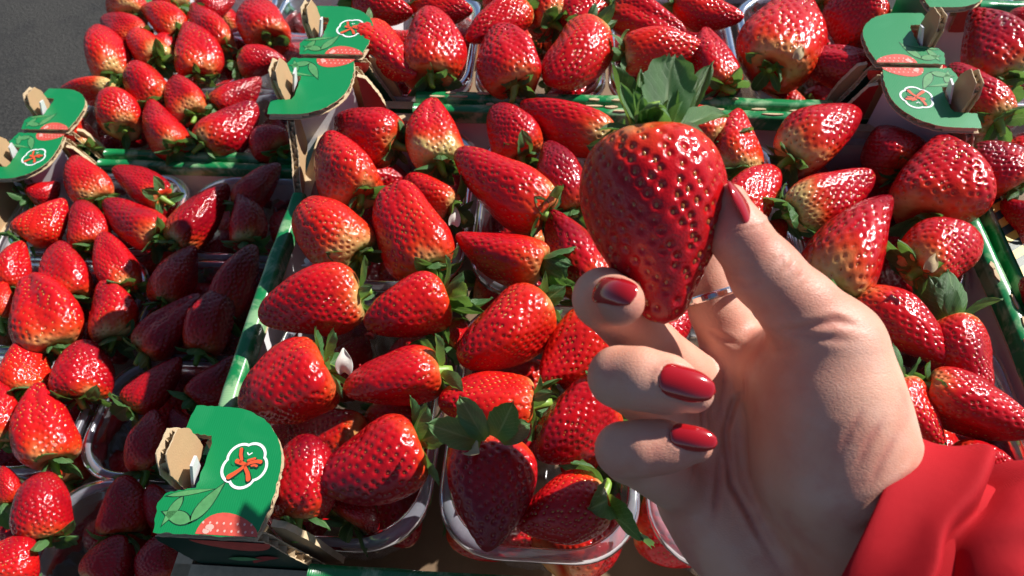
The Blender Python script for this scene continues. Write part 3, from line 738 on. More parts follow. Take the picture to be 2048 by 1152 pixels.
for a in [
    ((-0.1407, 0.1076, 0.005), (-0.1837, 0.1286, 0.007), 0.0373, 'long', 0, 0.64, 0.037, (7, 0.3, 0.016), 'deep red strawberry, tip pointing up left, back left of central crate back left tray', 'strawberries heaped in the clear trays'),
    ((-0.1117, 0.0895, 0.006), (-0.1215, 0.1404, 0.016), 0.0379, 'conic', 1, 0.39, 0.223, (7, 0.3, 0.016), 'pale shouldered strawberry, tip pointing up, back right of central crate back left tray', 'strawberries heaped in the clear trays'),
    ((-0.154, 0.058, 0.007), (-0.1813, 0.1024, 0.017), 0.0399, 'long', 1, 0.34, 0.074, (7, 0.3, 0.016), 'bright red strawberry, tip pointing up left, left of central crate back left tray', 'strawberries heaped in the clear trays'),
    ((-0.1452, 0.0129, 0.008), (-0.1813, 0.0452, 0.016), 0.0382, 'globe', 0, 0.09, 0.161, (7, 0.3, 0.016), 'pale shouldered strawberry, tip pointing up left, front left of central crate back left tray', 'strawberries heaped in the clear trays'),
    ((-0.1051, 0.0027, 0.012), (-0.1334, 0.0542, 0.022), 0.0375, 'wedge', 0, 0.29, 0.031, (7, 0.3, 0.016), 'bright red strawberry, tip pointing up left, front right of central crate back left tray', 'strawberries heaped in the clear trays'),
    ((-0.1004, 0.0542, 0.002), (-0.1305, 0.0766, 0.006), 0.0288, 'globe', 1, 0.24, 0.093, (7, 0.3, 0.016), 'bright red strawberry, tip pointing up left, right of central crate back left tray', 'strawberries heaped in the clear trays'),
    ((-0.0632, 0.1011, 0.002), (-0.0816, 0.1364, 0.014), 0.035, 'broad', 0, 0.64, 0.019, (7, 0.3, 0.016), 'deep red strawberry, tip pointing up left, back left of central crate second back tray', 'strawberries heaped in the clear trays'),
    ((-0.0094, 0.116, 0.006), (-0.0664, 0.1465, 0.008), 0.0317, 'long', 2, 0.49, 0.062, (7, 0.3, 0.016), 'deep red strawberry, tip pointing left, back of central crate second back tray', 'strawberries heaped in the clear trays'),
    ((-0.031, 0.059, 0.0), (-0.0473, 0.1063, 0.012), 0.0309, 'conic', 0, 0.84, 0.012, (7, 0.3, 0.016), 'dark crimson strawberry, tip pointing up, middle of central crate second back tray', 'strawberries heaped in the clear trays'),
    ((-0.046, 0.0461, 0.01), (-0.1009, 0.089, 0.018), 0.0369, 'long', 0, 0.44, 0.037, (7, 0.3, 0.016), 'bright red strawberry, tip pointing up left, left of central crate second back tray', 'strawberries heaped in the clear trays'),
    ((-0.0458, 0.0103, 0.011), (-0.0945, 0.027, 0.013), 0.0312, 'conic', 2, 0.44, 0.037, (7, 0.7, 0.021), 'bright red strawberry, tip pointing left, front left of central crate second back tray', 'strawberries heaped in the clear trays'),
    ((-0.0183, 0.0012, 0.001), (-0.0434, 0.0499, 0.011), 0.0339, 'conic', 1, 0.69, 0.019, (7, 0.3, 0.016), 'dark crimson strawberry, tip pointing up left, front of central crate second back tray', 'strawberries heaped in the clear trays'),
    ((0.0584, 0.1162, 0.006), (0.0281, 0.1463, 0.008), 0.0345, 'broad', 1, 0.09, 0.074, (7, 0.3, 0.016), 'orange red strawberry, tip pointing up left, back of tray behind held strawberry', 'strawberries heaped in the clear trays'),
    ((0.0688, 0.092, 0.003), (0.0706, 0.1375, 0.015), 0.0329, 'conic', 2, 0.19, 0.124, (7, 0.3, 0.016), 'bright red strawberry, tip pointing up, back right of tray behind held strawberry', 'strawberries heaped in the clear trays'),
    ((0.0555, 0.0482, 0.005), (0.087, 0.0897, 0.011), 0.0298, 'long', 1, 0.39, 0.031, (7, 0.3, 0.016), 'bright red strawberry, tip pointing up right, right of tray behind held strawberry', 'strawberries heaped in the clear trays'),
    ((0.075, 0.0352, -0.009), (0.0904, 0.0591, -0.001), 0.0227, 'conic', 0, 0.69, 0.012, (7, 0.3, 0.016), 'dark crimson strawberry, tip pointing up right, front right of tray behind held strawberry', 'strawberries heaped in the clear trays'),
    ((0.0068, -0.0306, -0.001), (0.0308, -0.009, 0.001), 0.0282, 'long', 1, 0.64, 0.031, (7, 0.3, 0.016), 'deep red strawberry, tip pointing up right, back left of tray beneath the hand', 'strawberries heaped in the clear trays'),
    ((0.0974, 0.1006, 0.0065), (0.145, 0.1425, 0.0115), 0.0373, 'long', 2, 0.49, 0.136, (7, 0.3, 0.016), 'pale shouldered strawberry, tip pointing up right, back left of central crate back right tray', 'strawberries heaped in the clear trays'),
    ((0.1693, 0.1036, -0.003), (0.1588, 0.1375, 0.003), 0.0357, 'conic', 0, 0.74, 0.012, (7, 0.3, 0.016), 'dark crimson strawberry, tip pointing up left, back right of central crate back right tray', 'strawberries heaped in the clear trays'),
    ((0.1649, 0.0574, 0.005), (0.1843, 0.1117, 0.019), 0.051, 'conic', 1, 0.39, 0.031, (7, 0.3, 0.016), 'bright red strawberry, tip pointing up, right of central crate back right tray', 'strawberries heaped in the clear trays'),
    ((0.0904, 0.0543, 0.009), (0.1409, 0.0842, 0.013), 0.0311, 'long', 0, 0.44, 0.161, (7, 0.3, 0.016), 'pale shouldered strawberry, tip pointing up right, left of central crate back right tray', 'strawberries heaped in the clear trays'),
    ((0.1019, -0.0039, 0.0105), (0.1414, 0.0589, 0.0195), 0.0422, 'conic', 2, 0.54, 0.124, (7, 0.3, 0.016), 'deep red strawberry, tip pointing up right, front left of central crate back right tray', 'strawberries heaped in the clear trays'),
    ((0.1452, 0.0119, 0.0125), (0.1819, 0.0367, 0.0155), 0.0345, 'globe', 2, 0.34, 0.062, (7, 0.1, 0.02), 'bright red strawberry, tip pointing up right, front right of central crate back right tray', 'strawberries heaped in the clear trays'),
    ((0.1119, -0.0078, 0.013), (0.1475, -0.0417, 0.011), 0.0282, 'long', 2, 0.54, 0.0, (4, 0.6, 0.009), 'deep red strawberry, tip pointing down right, back left of tray above the sleeve', 'strawberries heaped in the clear trays'),
    ((0.1565, -0.0174, 0.01), (0.1617, -0.0568, 0.008), 0.0315, 'conic', 0, 0.64, 0.019, (7, 0.7, 0.021), 'deep red strawberry, tip pointing down right, back right of tray above the sleeve', 'strawberries heaped in the clear trays'),
    ((0.1311, -0.0581, 0.0145), (0.1736, -0.0781, 0.0135), 0.0286, 'long', 1, 0.59, 0.019, (5, 0.5, 0.011), 'deep red strawberry, tip pointing right, middle of tray above the sleeve', 'strawberries heaped in the clear trays'),
    ((0.1188, -0.056, 0.012), (0.1327, -0.0849, 0.01), 0.0252, 'conic', 1, 0.19, 0.031, (7, 0.3, 0.016), 'bright red strawberry, tip pointing down right, left of tray above the sleeve', 'strawberries heaped in the clear trays'),
    ((0.1378, -0.0909, 0.004), (0.1658, -0.0929, 0.004), 0.0241, 'conic', 2, 0.64, 0.031, (7, 0.3, 0.016), 'deep red strawberry, tip pointing right, front of tray above the sleeve', 'strawberries heaped in the clear trays'),
    ((-0.1383, -0.0176, 0.014), (-0.188, -0.0326, 0.014), 0.036, 'long', 0, 0.54, 0.031, (7, 0.3, 0.016), 'deep red strawberry, tip pointing left, back left of nearest left tray', 'strawberries heaped in the clear trays'),
    ((-0.0949, -0.0183, 0.015), (-0.1325, -0.0376, 0.017), 0.0334, 'broad', 2, 0.39, 0.019, (7, 0.7, 0.021), 'bright red strawberry, tip pointing left, back right of nearest left tray', 'strawberries heaped in the clear trays'),
    ((-0.1456, -0.062, 0.016), (-0.1817, -0.0854, 0.014), 0.0401, 'broad', 1, 0.54, 0.0, (7, 0.3, 0.016), 'deep red strawberry, tip pointing down left, left of nearest left tray', 'strawberries heaped in the clear trays'),
    ((-0.0919, -0.0616, 0.0165), (-0.1361, -0.0735, 0.0155), 0.0294, 'long', 1, 0.59, 0.012, (7, 0.3, 0.016), 'deep red strawberry, tip pointing left, right of nearest left tray', 'strawberries heaped in the clear trays'),
    ((-0.0964, -0.0992, 0.018), (-0.1364, -0.1213, 0.018), 0.0377, 'long', 2, 0.66, 0.0, (7, 0.3, 0.016), 'deep red strawberry, tip pointing down left, front right of nearest left tray', 'strawberries heaped in the clear trays'),
    ((-0.1465, -0.1316, 0.005), (-0.1474, -0.0963, 0.015), 0.0306, 'globe', 0, 0.64, 0.0, (7, -0.1, 0.014), 'deep red strawberry, tip pointing up, front of nearest left tray', 'strawberries heaped in the clear trays'),
    ((-0.1281, -0.1248, -0.0135), (-0.1218, -0.1127, -0.0105), 0.025, 'conic', 0, 0.64, 0.031, (7, 0.3, 0.016), 'deep red strawberry, tip pointing up right, front right of nearest left tray', 'strawberries heaped in the clear trays'),
    ((-0.0468, -0.0186, 0.0125), (-0.0838, -0.0551, 0.0155), 0.0367, 'broad', 0, 0.24, 0.025, (6, 0.7, 0.018), 'bright red strawberry, tip pointing down left, back left of nearest middle tray', 'strawberries heaped in the clear trays'),
    ((-0.0166, -0.0248, 0.011), (-0.0439, -0.0613, 0.011), 0.031, 'conic', 2, 0.14, 0.025, (7, 0.3, 0.016), 'orange red strawberry, tip pointing down left, back right of nearest middle tray', 'strawberries heaped in the clear trays'),
    ((-0.0477, -0.076, 0.013), (-0.0912, -0.0762, 0.015), 0.0302, 'globe', 1, 0.24, 0.025, (7, 0.3, 0.016), 'bright red strawberry, tip pointing left, left of nearest middle tray', 'strawberries heaped in the clear trays'),
    ((-0.0157, -0.0692, 0.0095), (-0.0446, -0.1009, 0.0125), 0.0329, 'broad', 1, 0.64, 0.012, (7, 0.3, 0.016), 'deep red strawberry, tip pointing down left, front right of nearest middle tray', 'strawberries heaped in the clear trays'),
    ((-0.0675, -0.1, 0.025), (-0.0627, -0.1452, 0.019), 0.0361, 'conic', 1, 0.79, 0.031, None, 'dark crimson strawberry standing tip down on the tray rim, calyx leaves raised', 'strawberries heaped in the clear trays'),
    ((-0.0158, -0.1167, 0.012), (-0.0526, -0.1312, 0.012), 0.0288, 'conic', 0, 0.29, 0.031, (6, 0.2, 0.022), 'bright red strawberry, tip pointing left, front of nearest middle tray', 'strawberries heaped in the clear trays'),
    ((-0.0954, -0.0316, -0.007), (-0.0863, -0.0167, -0.005), 0.0235, 'conic', 0, 0.54, 0.0, (7, 0.3, 0.016), 'deep red strawberry, tip pointing up right, back left of nearest middle tray', 'strawberries heaped in the clear trays'),
    ((-0.1803, 0.2183, 0.01), (-0.1369, 0.1682, 0.012), 0.0358, 'conic', 1, 0.19, 0.012, (7, 0.3, 0.016), 'bright red strawberry, tip pointing down right, front of top left tray behind', 'strawberries heaped in the clear trays'),
    ((-0.1283, 0.1741, 0.0055), (-0.1366, 0.2375, 0.0185), 0.0453, 'broad', 0, 0.49, 0.019, (7, 0.3, 0.016), 'deep red strawberry, tip pointing up, front right of top left tray behind', 'strawberries heaped in the clear trays'),
    ((-0.1951, 0.2702, 0.007), (-0.1513, 0.2479, 0.009), 0.0329, 'conic', 2, 0.39, 0.031, (7, 0.3, 0.016), 'bright red strawberry, tip pointing right, left of top left tray behind', 'strawberries heaped in the clear trays'),
    ((-0.1526, 0.2679, 0.007), (-0.1073, 0.2511, 0.009), 0.0298, 'conic', 0, 0.29, 0.031, (7, 0.3, 0.016), 'bright red strawberry, tip pointing right, right of top left tray behind', 'strawberries heaped in the clear trays'),
    ((-0.0694, 0.2518, 0.01), (-0.107, 0.2101, 0.012), 0.0322, 'long', 0, 0.44, 0.031, (7, 0.3, 0.016), 'bright red strawberry, tip pointing down left, left of top second tray behind', 'strawberries heaped in the clear trays'),
    ((-0.0705, 0.1619, 0.008), (-0.0847, 0.2154, 0.02), 0.0426, 'broad', 1, 0.49, 0.012, (7, 0.3, 0.016), 'deep red strawberry, tip pointing up, front left of top second tray behind', 'strawberries heaped in the clear trays'),
    ((-0.0198, 0.2204, 0.014), (-0.0482, 0.1615, 0.014), 0.0398, 'globe', 0, 0.24, 0.062, (7, 0.7, 0.021), 'bright red strawberry, tip pointing down left, front right of top second tray behind', 'strawberries heaped in the clear trays'),
    ((-0.0464, 0.2442, 0.003), (-0.0778, 0.28, 0.005), 0.0373, 'conic', 2, 0.44, 0.031, (7, 0.3, 0.016), 'bright red strawberry, tip pointing up left, middle of top second tray behind', 'strawberries heaped in the clear trays'),
    ((-0.0173, 0.2799, 0.006), (-0.0318, 0.2244, 0.008), 0.0402, 'conic', 0, 0.29, 0.012, (7, 0.3, 0.022), 'bright red strawberry, tip pointing down left, right of top second tray behind', 'strawberries heaped in the clear trays'),
    ((-0.097, 0.2794, 0.003), (-0.0727, 0.2565, 0.005), 0.0263, 'conic', 1, 0.29, 0.012, (7, 0.3, 0.016), 'bright red strawberry, tip pointing down right, back left of top second tray behind', 'strawberries heaped in the clear trays'),
    ((-0.0029, 0.2576, 0.0075), (0.046, 0.2259, 0.0085), 0.033, 'long', 1, 0.44, 0.012, (7, 0.3, 0.016), 'bright red strawberry, tip pointing right, left of top third tray behind', 'strawberries heaped in the clear trays'),
    ((0.0016, 0.1974, 0.011), (0.0568, 0.2019, 0.013), 0.0326, 'broad', 2, -0.06, 0.012, (7, 0.3, 0.016), 'orange red strawberry, tip pointing right, front of top third tray behind', 'strawberries heaped in the clear trays'),
    ((0.068, 0.1718, 0.004), (0.0583, 0.2269, 0.014), 0.0326, 'conic', 1, 0.49, 0.012, (7, 0.3, 0.016), 'deep red strawberry, tip pointing up, front right of top third tray behind', 'strawberries heaped in the clear trays'),
    ((0.0417, 0.2654, 0.0095), (0.0882, 0.2456, 0.0105), 0.0282, 'long', 2, 0.29, 0.012, (7, 0.3, 0.016), 'bright red strawberry, tip pointing right, right of top third tray behind', 'strawberries heaped in the clear trays'),
    ((0.0986, 0.1879, 0.008), (0.1311, 0.2767, 0.016), 0.0559, 'conic', 0, 0.29, 0.012, (7, 0.3, 0.016), 'bright red strawberry, tip pointing up, left of top right tray behind', 'strawberries heaped in the clear trays'),
    ((0.1666, 0.1888, 0.005), (0.1206, 0.2068, 0.005), 0.0311, 'long', 1, 0.69, 0.012, (7, 0.3, 0.016), 'dark crimson strawberry, tip pointing left, front of top right tray behind', 'strawberries heaped in the clear trays'),
    ((0.1771, 0.235, 0.005), (0.1545, 0.2725, 0.007), 0.0396, 'globe', 1, 0.54, 0.012, (7, 0.3, 0.016), 'deep red strawberry, tip pointing up left, right of top right tray behind', 'strawberries heaped in the clear trays'),
    ((0.1503, 0.2823, 0.003), (0.1812, 0.2934, 0.005), 0.0375, 'globe', 1, 0.44, 0.012, (7, 0.3, 0.016), 'bright red strawberry, tip pointing right, back right of top right tray behind', 'strawberries heaped in the clear trays'),
    ((0.2479, 0.1847, 0.004), (0.247, 0.2537, 0.014), 0.0443, 'conic', 1, 0.69, 0.025, (7, 0.3, 0.016), 'dark crimson strawberry, tip pointing up, front left of top right corner tray', 'strawberries heaped in the clear trays'),
    ((0.2293, 0.1364, 0.01), (0.2129, 0.1886, 0.014), 0.0317, 'long', 0, 0.59, 0.037, (7, 0.3, 0.016), 'deep red strawberry, tip pointing up left, back left of right edge tray', 'strawberries heaped in the clear trays'),
    ((0.2895, 0.2451, 0.0045), (0.2784, 0.2619, 0.0075), 0.0249, 'globe', 0, 0.44, 0.012, (7, 0.3, 0.016), 'bright red strawberry, tip pointing up left, right of top right corner tray', 'strawberries heaped in the clear trays'),
    ((0.2234, 0.0837, 0.004), (0.2063, 0.1127, 0.012), 0.0381, 'broad', 1, 0.89, 0.0, (7, 0.3, 0.016), 'dark crimson strawberry, tip pointing up left, left of right edge tray', 'strawberries heaped in the clear trays'),
    ((0.2315, 0.0556, 0.001), (0.2144, 0.0763, 0.003), 0.0254, 'conic', 1, 0.79, 0.0, (7, 0.3, 0.016), 'dark crimson strawberry, tip pointing up left, front left of right edge tray', 'strawberries heaped in the clear trays'),
    ((0.2174, 0.0029, 0.001), (0.2039, 0.0172, 0.003), 0.026, 'conic', 1, 0.64, 0.0, (7, 0.3, 0.016), 'deep red strawberry, tip pointing up left, back left of right edge lower tray', 'strawberries heaped in the clear trays'),
    ((-0.5027, 0.4482, -0.127), (-0.5205, 0.495, -0.117), 0.0478, 'conic', 0, 0.2, 0.075, (7, 0.3, 0.016), 'bright red strawberry, tip pointing up, left of back left crate outer third tray', 'strawberries heaped in the clear trays'),  # low left crates from here: ripeness raised to colour in their shade
    ((-0.4739, 0.4026, -0.1235), (-0.5267, 0.4372, -0.1205), 0.0344, 'long', 0, 0.6, 0.025, (7, 0.3, 0.016), 'deep red strawberry, tip pointing up left, back left of back left crate outer second tray', 'strawberries heaped in the clear trays'),
    ((-0.4351, 0.4126, -0.1235), (-0.4906, 0.4571, -0.1205), 0.0368, 'conic', 2, 0.2, 0.04, (7, 0.3, 0.016), 'bright red strawberry, tip pointing up left, front left of back left crate outer third tray', 'strawberries heaped in the clear trays'),
    ((-0.3842, 0.3948, -0.127), (-0.4345, 0.4577, -0.117), 0.0406, 'long', 1, 0.5, 0.01, (7, 0.3, 0.016), 'deep red strawberry, tip pointing up left, back of back left crate outer second tray', 'strawberries heaped in the clear trays'),
    ((-0.4782, 0.3395, -0.125), (-0.5157, 0.4102, -0.113), 0.0421, 'conic', 1, 0.45, 0.06, (7, 0.3, 0.016), 'bright red strawberry, tip pointing up, left of back left crate outer second tray', 'strawberries heaped in the clear trays'),
    ((-0.4379, 0.3619, -0.121), (-0.4807, 0.4115, -0.119), 0.0384, 'broad', 0, 0.15, 0.05, (7, 0.7, 0.021), 'orange red strawberry, tip pointing up left, left of back left crate outer second tray', 'strawberries heaped in the clear trays'),
    ((-0.3946, 0.3446, -0.125), (-0.4269, 0.419, -0.113), 0.046, 'conic', 1, 0.45, 0.01, (7, 0.3, 0.016), 'bright red strawberry, tip pointing up, middle of back left crate outer second tray', 'strawberries heaped in the clear trays'),
    ((-0.4192, 0.2977, -0.123), (-0.4568, 0.3499, -0.113), 0.0382, 'conic', 2, 0.5, 0.05, (7, 0.3, 0.016), 'deep red strawberry, tip pointing up left, back of back left crate outer front tray', 'strawberries heaped in the clear trays'),
    ((-0.4587, 0.3087, -0.117), (-0.5136, 0.3091, -0.117), 0.0283, 'long', 1, 0.1, 0.21, (7, 0.3, 0.016), 'pale shouldered strawberry, tip pointing left, back left of back left crate outer front tray', 'strawberries heaped in the clear trays'),
    ((-0.4322, 0.2605, -0.122), (-0.4557, 0.3022, -0.112), 0.0404, 'globe', 0, 0.3, 0.075, (7, -0.1, 0.014), 'bright red strawberry, tip pointing up, middle of back left crate outer front tray', 'strawberries heaped in the clear trays'),
    ((-0.3758, 0.2826, -0.123), (-0.4084, 0.3306, -0.115), 0.0375, 'broad', 1, 0.5, 0.06, (7, 0.3, 0.016), 'deep red strawberry, tip pointing up left, back right of back left crate outer front tray', 'strawberries heaped in the clear trays'),
    ((-0.3769, 0.2383, -0.123), (-0.419, 0.2952, -0.113), 0.0389, 'conic', 0, 0.55, 0.015, (7, 0.3, 0.016), 'deep red strawberry, tip pointing up left, front right of back left crate outer front tray', 'strawberries heaped in the clear trays'),
    ((-0.4618, 0.2395, -0.127), (-0.4851, 0.2784, -0.121), 0.0273, 'conic', 0, 0.0, 0.1, (7, 0.3, 0.016), 'orange red strawberry, tip pointing up, front left of back left crate outer front tray', 'strawberries heaped in the clear trays'),
    ((-0.3562, 0.2451, -0.1225), (-0.3213, 0.2992, -0.1175), 0.0435, 'long', 2, 0.7, 0.04, (7, 0.3, 0.016), 'dark crimson strawberry, tip pointing up right, front left of back left crate inner front tray', 'strawberries heaped in the clear trays'),
    ((-0.3608, 0.2963, -0.122), (-0.3272, 0.3373, -0.118), 0.033, 'conic', 1, 0.7, 0.025, (7, 0.3, 0.016), 'dark crimson strawberry, tip pointing up right, back left of back left crate inner front tray', 'strawberries heaped in the clear trays'),
    ((-0.354, 0.3557, -0.1205), (-0.311, 0.3678, -0.1195), 0.0343, 'conic', 2, 0.6, 0.05, (7, 0.3, 0.016), 'deep red strawberry, tip pointing right, front left of back left crate inner second tray', 'strawberries heaped in the clear trays'),
    ((-0.3381, 0.4038, -0.1245), (-0.3717, 0.4731, -0.1195), 0.0523, 'broad', 2, 0.6, 0.0, (7, 0.3, 0.016), 'deep red strawberry, tip pointing up, front left of back left crate inner third tray', 'strawberries heaped in the clear trays'),
    ((-0.4509, 0.4583, -0.1235), (-0.4765, 0.4869, -0.1205), 0.0379, 'conic', 1, 0.5, 0.025, (7, 0.3, 0.016), 'deep red strawberry, tip pointing up left, left of back left crate outer third tray', 'strawberries heaped in the clear trays'),
    ((-0.426, 0.4495, -0.1235), (-0.3943, 0.4742, -0.1205), 0.0321, 'conic', 1, 0.6, 0.01, (7, 0.3, 0.016), 'deep red strawberry, tip pointing up right, front of back left crate outer third tray', 'strawberries heaped in the clear trays'),
    ((-0.2864, 0.2424, -0.1265), (-0.3117, 0.2715, -0.1235), 0.0358, 'conic', 0, 0.7, 0.01, (7, 0.3, 0.016), 'dark crimson strawberry, tip pointing up left, front of back left crate inner front tray', 'strawberries heaped in the clear trays'),
    ((-0.4431, 0.3849, -0.1285), (-0.4453, 0.4243, -0.1255), 0.0309, 'conic', 0, 0.6, 0.01, (7, 0.3, 0.016), 'deep red strawberry, tip pointing up, back of back left crate outer second tray', 'strawberries heaped in the clear trays'),
    ((-0.4209, 0.1745, -0.124), (-0.4581, 0.2173, -0.114), 0.034, 'conic', 0, 0.55, 0.1, (7, 0.3, 0.016), 'deep red strawberry, tip pointing up left, back of left crate outer back tray', 'strawberries heaped in the clear trays'),
    ((-0.3695, 0.1789, -0.124), (-0.4225, 0.2108, -0.12), 0.0297, 'long', 0, 0.75, 0.02, (7, 0.3, 0.016), 'dark crimson strawberry, tip pointing up left, back right of left crate outer back tray', 'strawberries heaped in the clear trays'),
    ((-0.4638, 0.126, -0.1205), (-0.4446, 0.1674, -0.1155), 0.0356, 'conic', 1, 0.2, 0.025, (7, 0.3, 0.016), 'bright red strawberry, tip pointing up right, front left of left crate outer back tray', 'strawberries heaped in the clear trays'),
    ((-0.4875, 0.1798, -0.128), (-0.4676, 0.1967, -0.126), 0.0257, 'conic', 2, 0.6, 0.01, (7, 0.3, 0.016), 'deep red strawberry, tip pointing up right, back left of left crate outer back tray', 'strawberries heaped in the clear trays'),
    ((-0.4092, 0.1239, -0.1245), (-0.4311, 0.1657, -0.1155), 0.0323, 'broad', 0, 0.7, 0.015, (7, 0.3, 0.016), 'dark crimson strawberry, tip pointing up, front of left crate outer back tray', 'strawberries heaped in the clear trays'),
    ((-0.3549, 0.1338, -0.121), (-0.4128, 0.1691, -0.117), 0.0356, 'long', 2, 0.7, 0.04, (7, 0.3, 0.016), 'dark crimson strawberry, tip pointing up left, front right of left crate outer back tray', 'strawberries heaped in the clear trays'),
    ((-0.3402, 0.1287, -0.1235), (-0.3151, 0.1912, -0.1165), 0.0358, 'long', 1, 0.8, 0.05, (7, 0.3, 0.016), 'dark crimson strawberry, tip pointing up right, front left of left crate inner back tray', 'strawberries heaped in the clear trays'),
    ((-0.2858, 0.1324, -0.125), (-0.3021, 0.182, -0.115), 0.0315, 'conic', 2, 0.8, 0.015, (7, 0.3, 0.016), 'dark crimson strawberry, tip pointing up, front of left crate inner back tray', 'strawberries heaped in the clear trays'),
    ((-0.3002, 0.1705, -0.1225), (-0.2776, 0.2181, -0.1175), 0.031, 'long', 0, 0.8, 0.015, (7, 0.3, 0.016), 'dark crimson strawberry, tip pointing up right, back of left crate inner back tray', 'strawberries heaped in the clear trays'),
    ((-0.4528, 0.0788, -0.124), (-0.4589, 0.1211, -0.116), 0.0302, 'conic', 1, 0.4, 0.01, (7, 0.3, 0.016), 'bright red strawberry, tip pointing up, back left of left crate outer second tray', 'strawberries heaped in the clear trays'),
    ((-0.3995, 0.071, -0.123), (-0.4262, 0.1183, -0.113), 0.0367, 'broad', 1, 0.6, 0.01, (7, 0.3, 0.016), 'deep red strawberry, tip pointing up, back of left crate outer second tray', 'strawberries heaped in the clear trays'),
    ((-0.3614, 0.0822, -0.123), (-0.396, 0.1301, -0.113), 0.0301, 'long', 0, 0.55, 0.015, (7, 0.3, 0.016), 'deep red strawberry, tip pointing up left, back right of left crate outer second tray', 'strawberries heaped in the clear trays'),
    ((-0.393, 0.0267, -0.123), (-0.4322, 0.0839, -0.111), 0.0475, 'long', 1, 0.4, 0.04, (7, 0.3, 0.016), 'bright red strawberry, tip pointing up, front of left crate outer second tray', 'strawberries heaped in the clear trays'),
    ((-0.3549, 0.0371, -0.123), (-0.3762, 0.0823, -0.113), 0.0351, 'long', 2, 0.5, 0.025, (7, 0.3, 0.016), 'deep red strawberry, tip pointing up, front right of left crate outer second tray', 'strawberries heaped in the clear trays'),
    ((-0.3281, 0.07, -0.1235), (-0.32, 0.1224, -0.1165), 0.0365, 'conic', 0, 0.75, 0.03, (7, 0.3, 0.016), 'dark crimson strawberry, tip pointing up right, back left of left crate inner second tray', 'strawberries heaped in the clear trays'),
    ((-0.284, 0.0629, -0.1235), (-0.2732, 0.1255, -0.1165), 0.0317, 'long', 0, 0.75, 0.02, (7, 0.3, 0.016), 'dark crimson strawberry, tip pointing up right, back of left crate inner second tray', 'strawberries heaped in the clear trays'),
    ((-0.3281, 0.0267, -0.1215), (-0.2987, 0.0754, -0.1165), 0.0339, 'long', 1, 0.8, 0.03, (7, 0.3, 0.016), 'dark crimson strawberry, tip pointing up right, front left of left crate inner second tray', 'strawberries heaped in the clear trays'),
    ((-0.2877, 0.0294, -0.1225), (-0.2823, 0.0847, -0.1155), 0.0319, 'long', 2, 0.8, 0.015, (7, 0.3, 0.016), 'dark crimson strawberry, tip pointing up, front of left crate inner second tray', 'strawberries heaped in the clear trays'),
    ((-0.3992, -0.0077, -0.124), (-0.4143, 0.0316, -0.114), 0.032, 'conic', 0, 0.15, 0.015, (7, 0.3, 0.016), 'orange red strawberry, tip pointing up, back right of left crate outer third tray', 'strawberries heaped in the clear trays'),
    ((-0.3592, -0.0109, -0.125), (-0.3688, 0.031, -0.115), 0.0381, 'broad', 2, 0.7, 0.01, (7, 0.3, 0.016), 'dark crimson strawberry, tip pointing up, back right of left crate outer third tray', 'strawberries heaped in the clear trays'),
    ((-0.3219, -0.0153, -0.124), (-0.2971, 0.0219, -0.118), 0.0287, 'conic', 1, 0.75, 0.01, (7, 0.3, 0.016), 'dark crimson strawberry, tip pointing up right, back left of left crate inner third tray', 'strawberries heaped in the clear trays'),
    ((-0.281, -0.0078, -0.1235), (-0.2599, 0.0252, -0.1185), 0.0274, 'conic', 2, 0.75, 0.01, (7, 0.3, 0.016), 'dark crimson strawberry, tip pointing up right, back of left crate inner third tray', 'strawberries heaped in the clear trays'),
    ((-0.3547, -0.0573, -0.123), (-0.3836, -0.0067, -0.111), 0.0406, 'conic', 1, 0.35, 0.025, (7, 0.3, 0.016), 'bright red strawberry, tip pointing up, front right of left crate outer third tray', 'strawberries heaped in the clear trays'),
    ((-0.3965, -0.0472, -0.123), (-0.4146, -0.0032, -0.113), 0.0266, 'conic', 2, 0.5, 0.04, (7, 0.3, 0.016), 'deep red strawberry, tip pointing up, right of left crate outer third tray', 'strawberries heaped in the clear trays'),
    ((-0.2948, -0.0602, -0.1245), (-0.2994, -0.02, -0.1155), 0.0278, 'conic', 0, 0.75, 0.01, (7, 0.3, 0.016), 'dark crimson strawberry, tip pointing up, front of left crate inner third tray', 'strawberries heaped in the clear trays'),
    ((-0.3378, -0.1058, -0.124), (-0.3516, -0.0679, -0.114), 0.0342, 'globe', 0, 0.75, 0.0, (7, 0.3, 0.016), 'dark crimson strawberry, tip pointing up, back left of left crate inner front tray', 'strawberries heaped in the clear trays'),
    ((-0.2958, -0.0995, -0.125), (-0.3019, -0.0665, -0.115), 0.03, 'broad', 0, 0.65, 0.01, (7, 0.3, 0.016), 'deep red strawberry, tip pointing up, back of left crate inner front tray', 'strawberries heaped in the clear trays'),
    ((-0.3472, -0.1328, -0.123), (-0.3446, -0.104, -0.115), 0.0322, 'conic', 2, 0.5, 0.02, (7, 0.3, 0.016), 'deep red strawberry, tip pointing up, left of left crate inner front tray', 'strawberries heaped in the clear trays'),
    ((-0.2941, -0.1282, -0.1235), (-0.2891, -0.1027, -0.1165), 0.0304, 'broad', 1, 0.7, 0.01, (7, 0.3, 0.016), 'dark crimson strawberry, tip pointing up right, middle of left crate inner front tray', 'strawberries heaped in the clear trays'),
    ((-0.2582, -0.1259, -0.1245), (-0.2669, -0.1006, -0.1175), 0.0263, 'globe', 1, 0.7, 0.01, (7, 0.3, 0.016), 'dark crimson strawberry, tip pointing up, right of left crate inner front tray', 'strawberries heaped in the clear trays'),
    ((-0.2655, -0.0948, -0.1265), (-0.2858, -0.0702, -0.1195), 0.0184, 'globe', 2, 0.6, 0.075, (7, 0.3, 0.016), 'deep red strawberry, tip pointing up left, back of left crate inner front tray', 'strawberries heaped in the clear trays'),
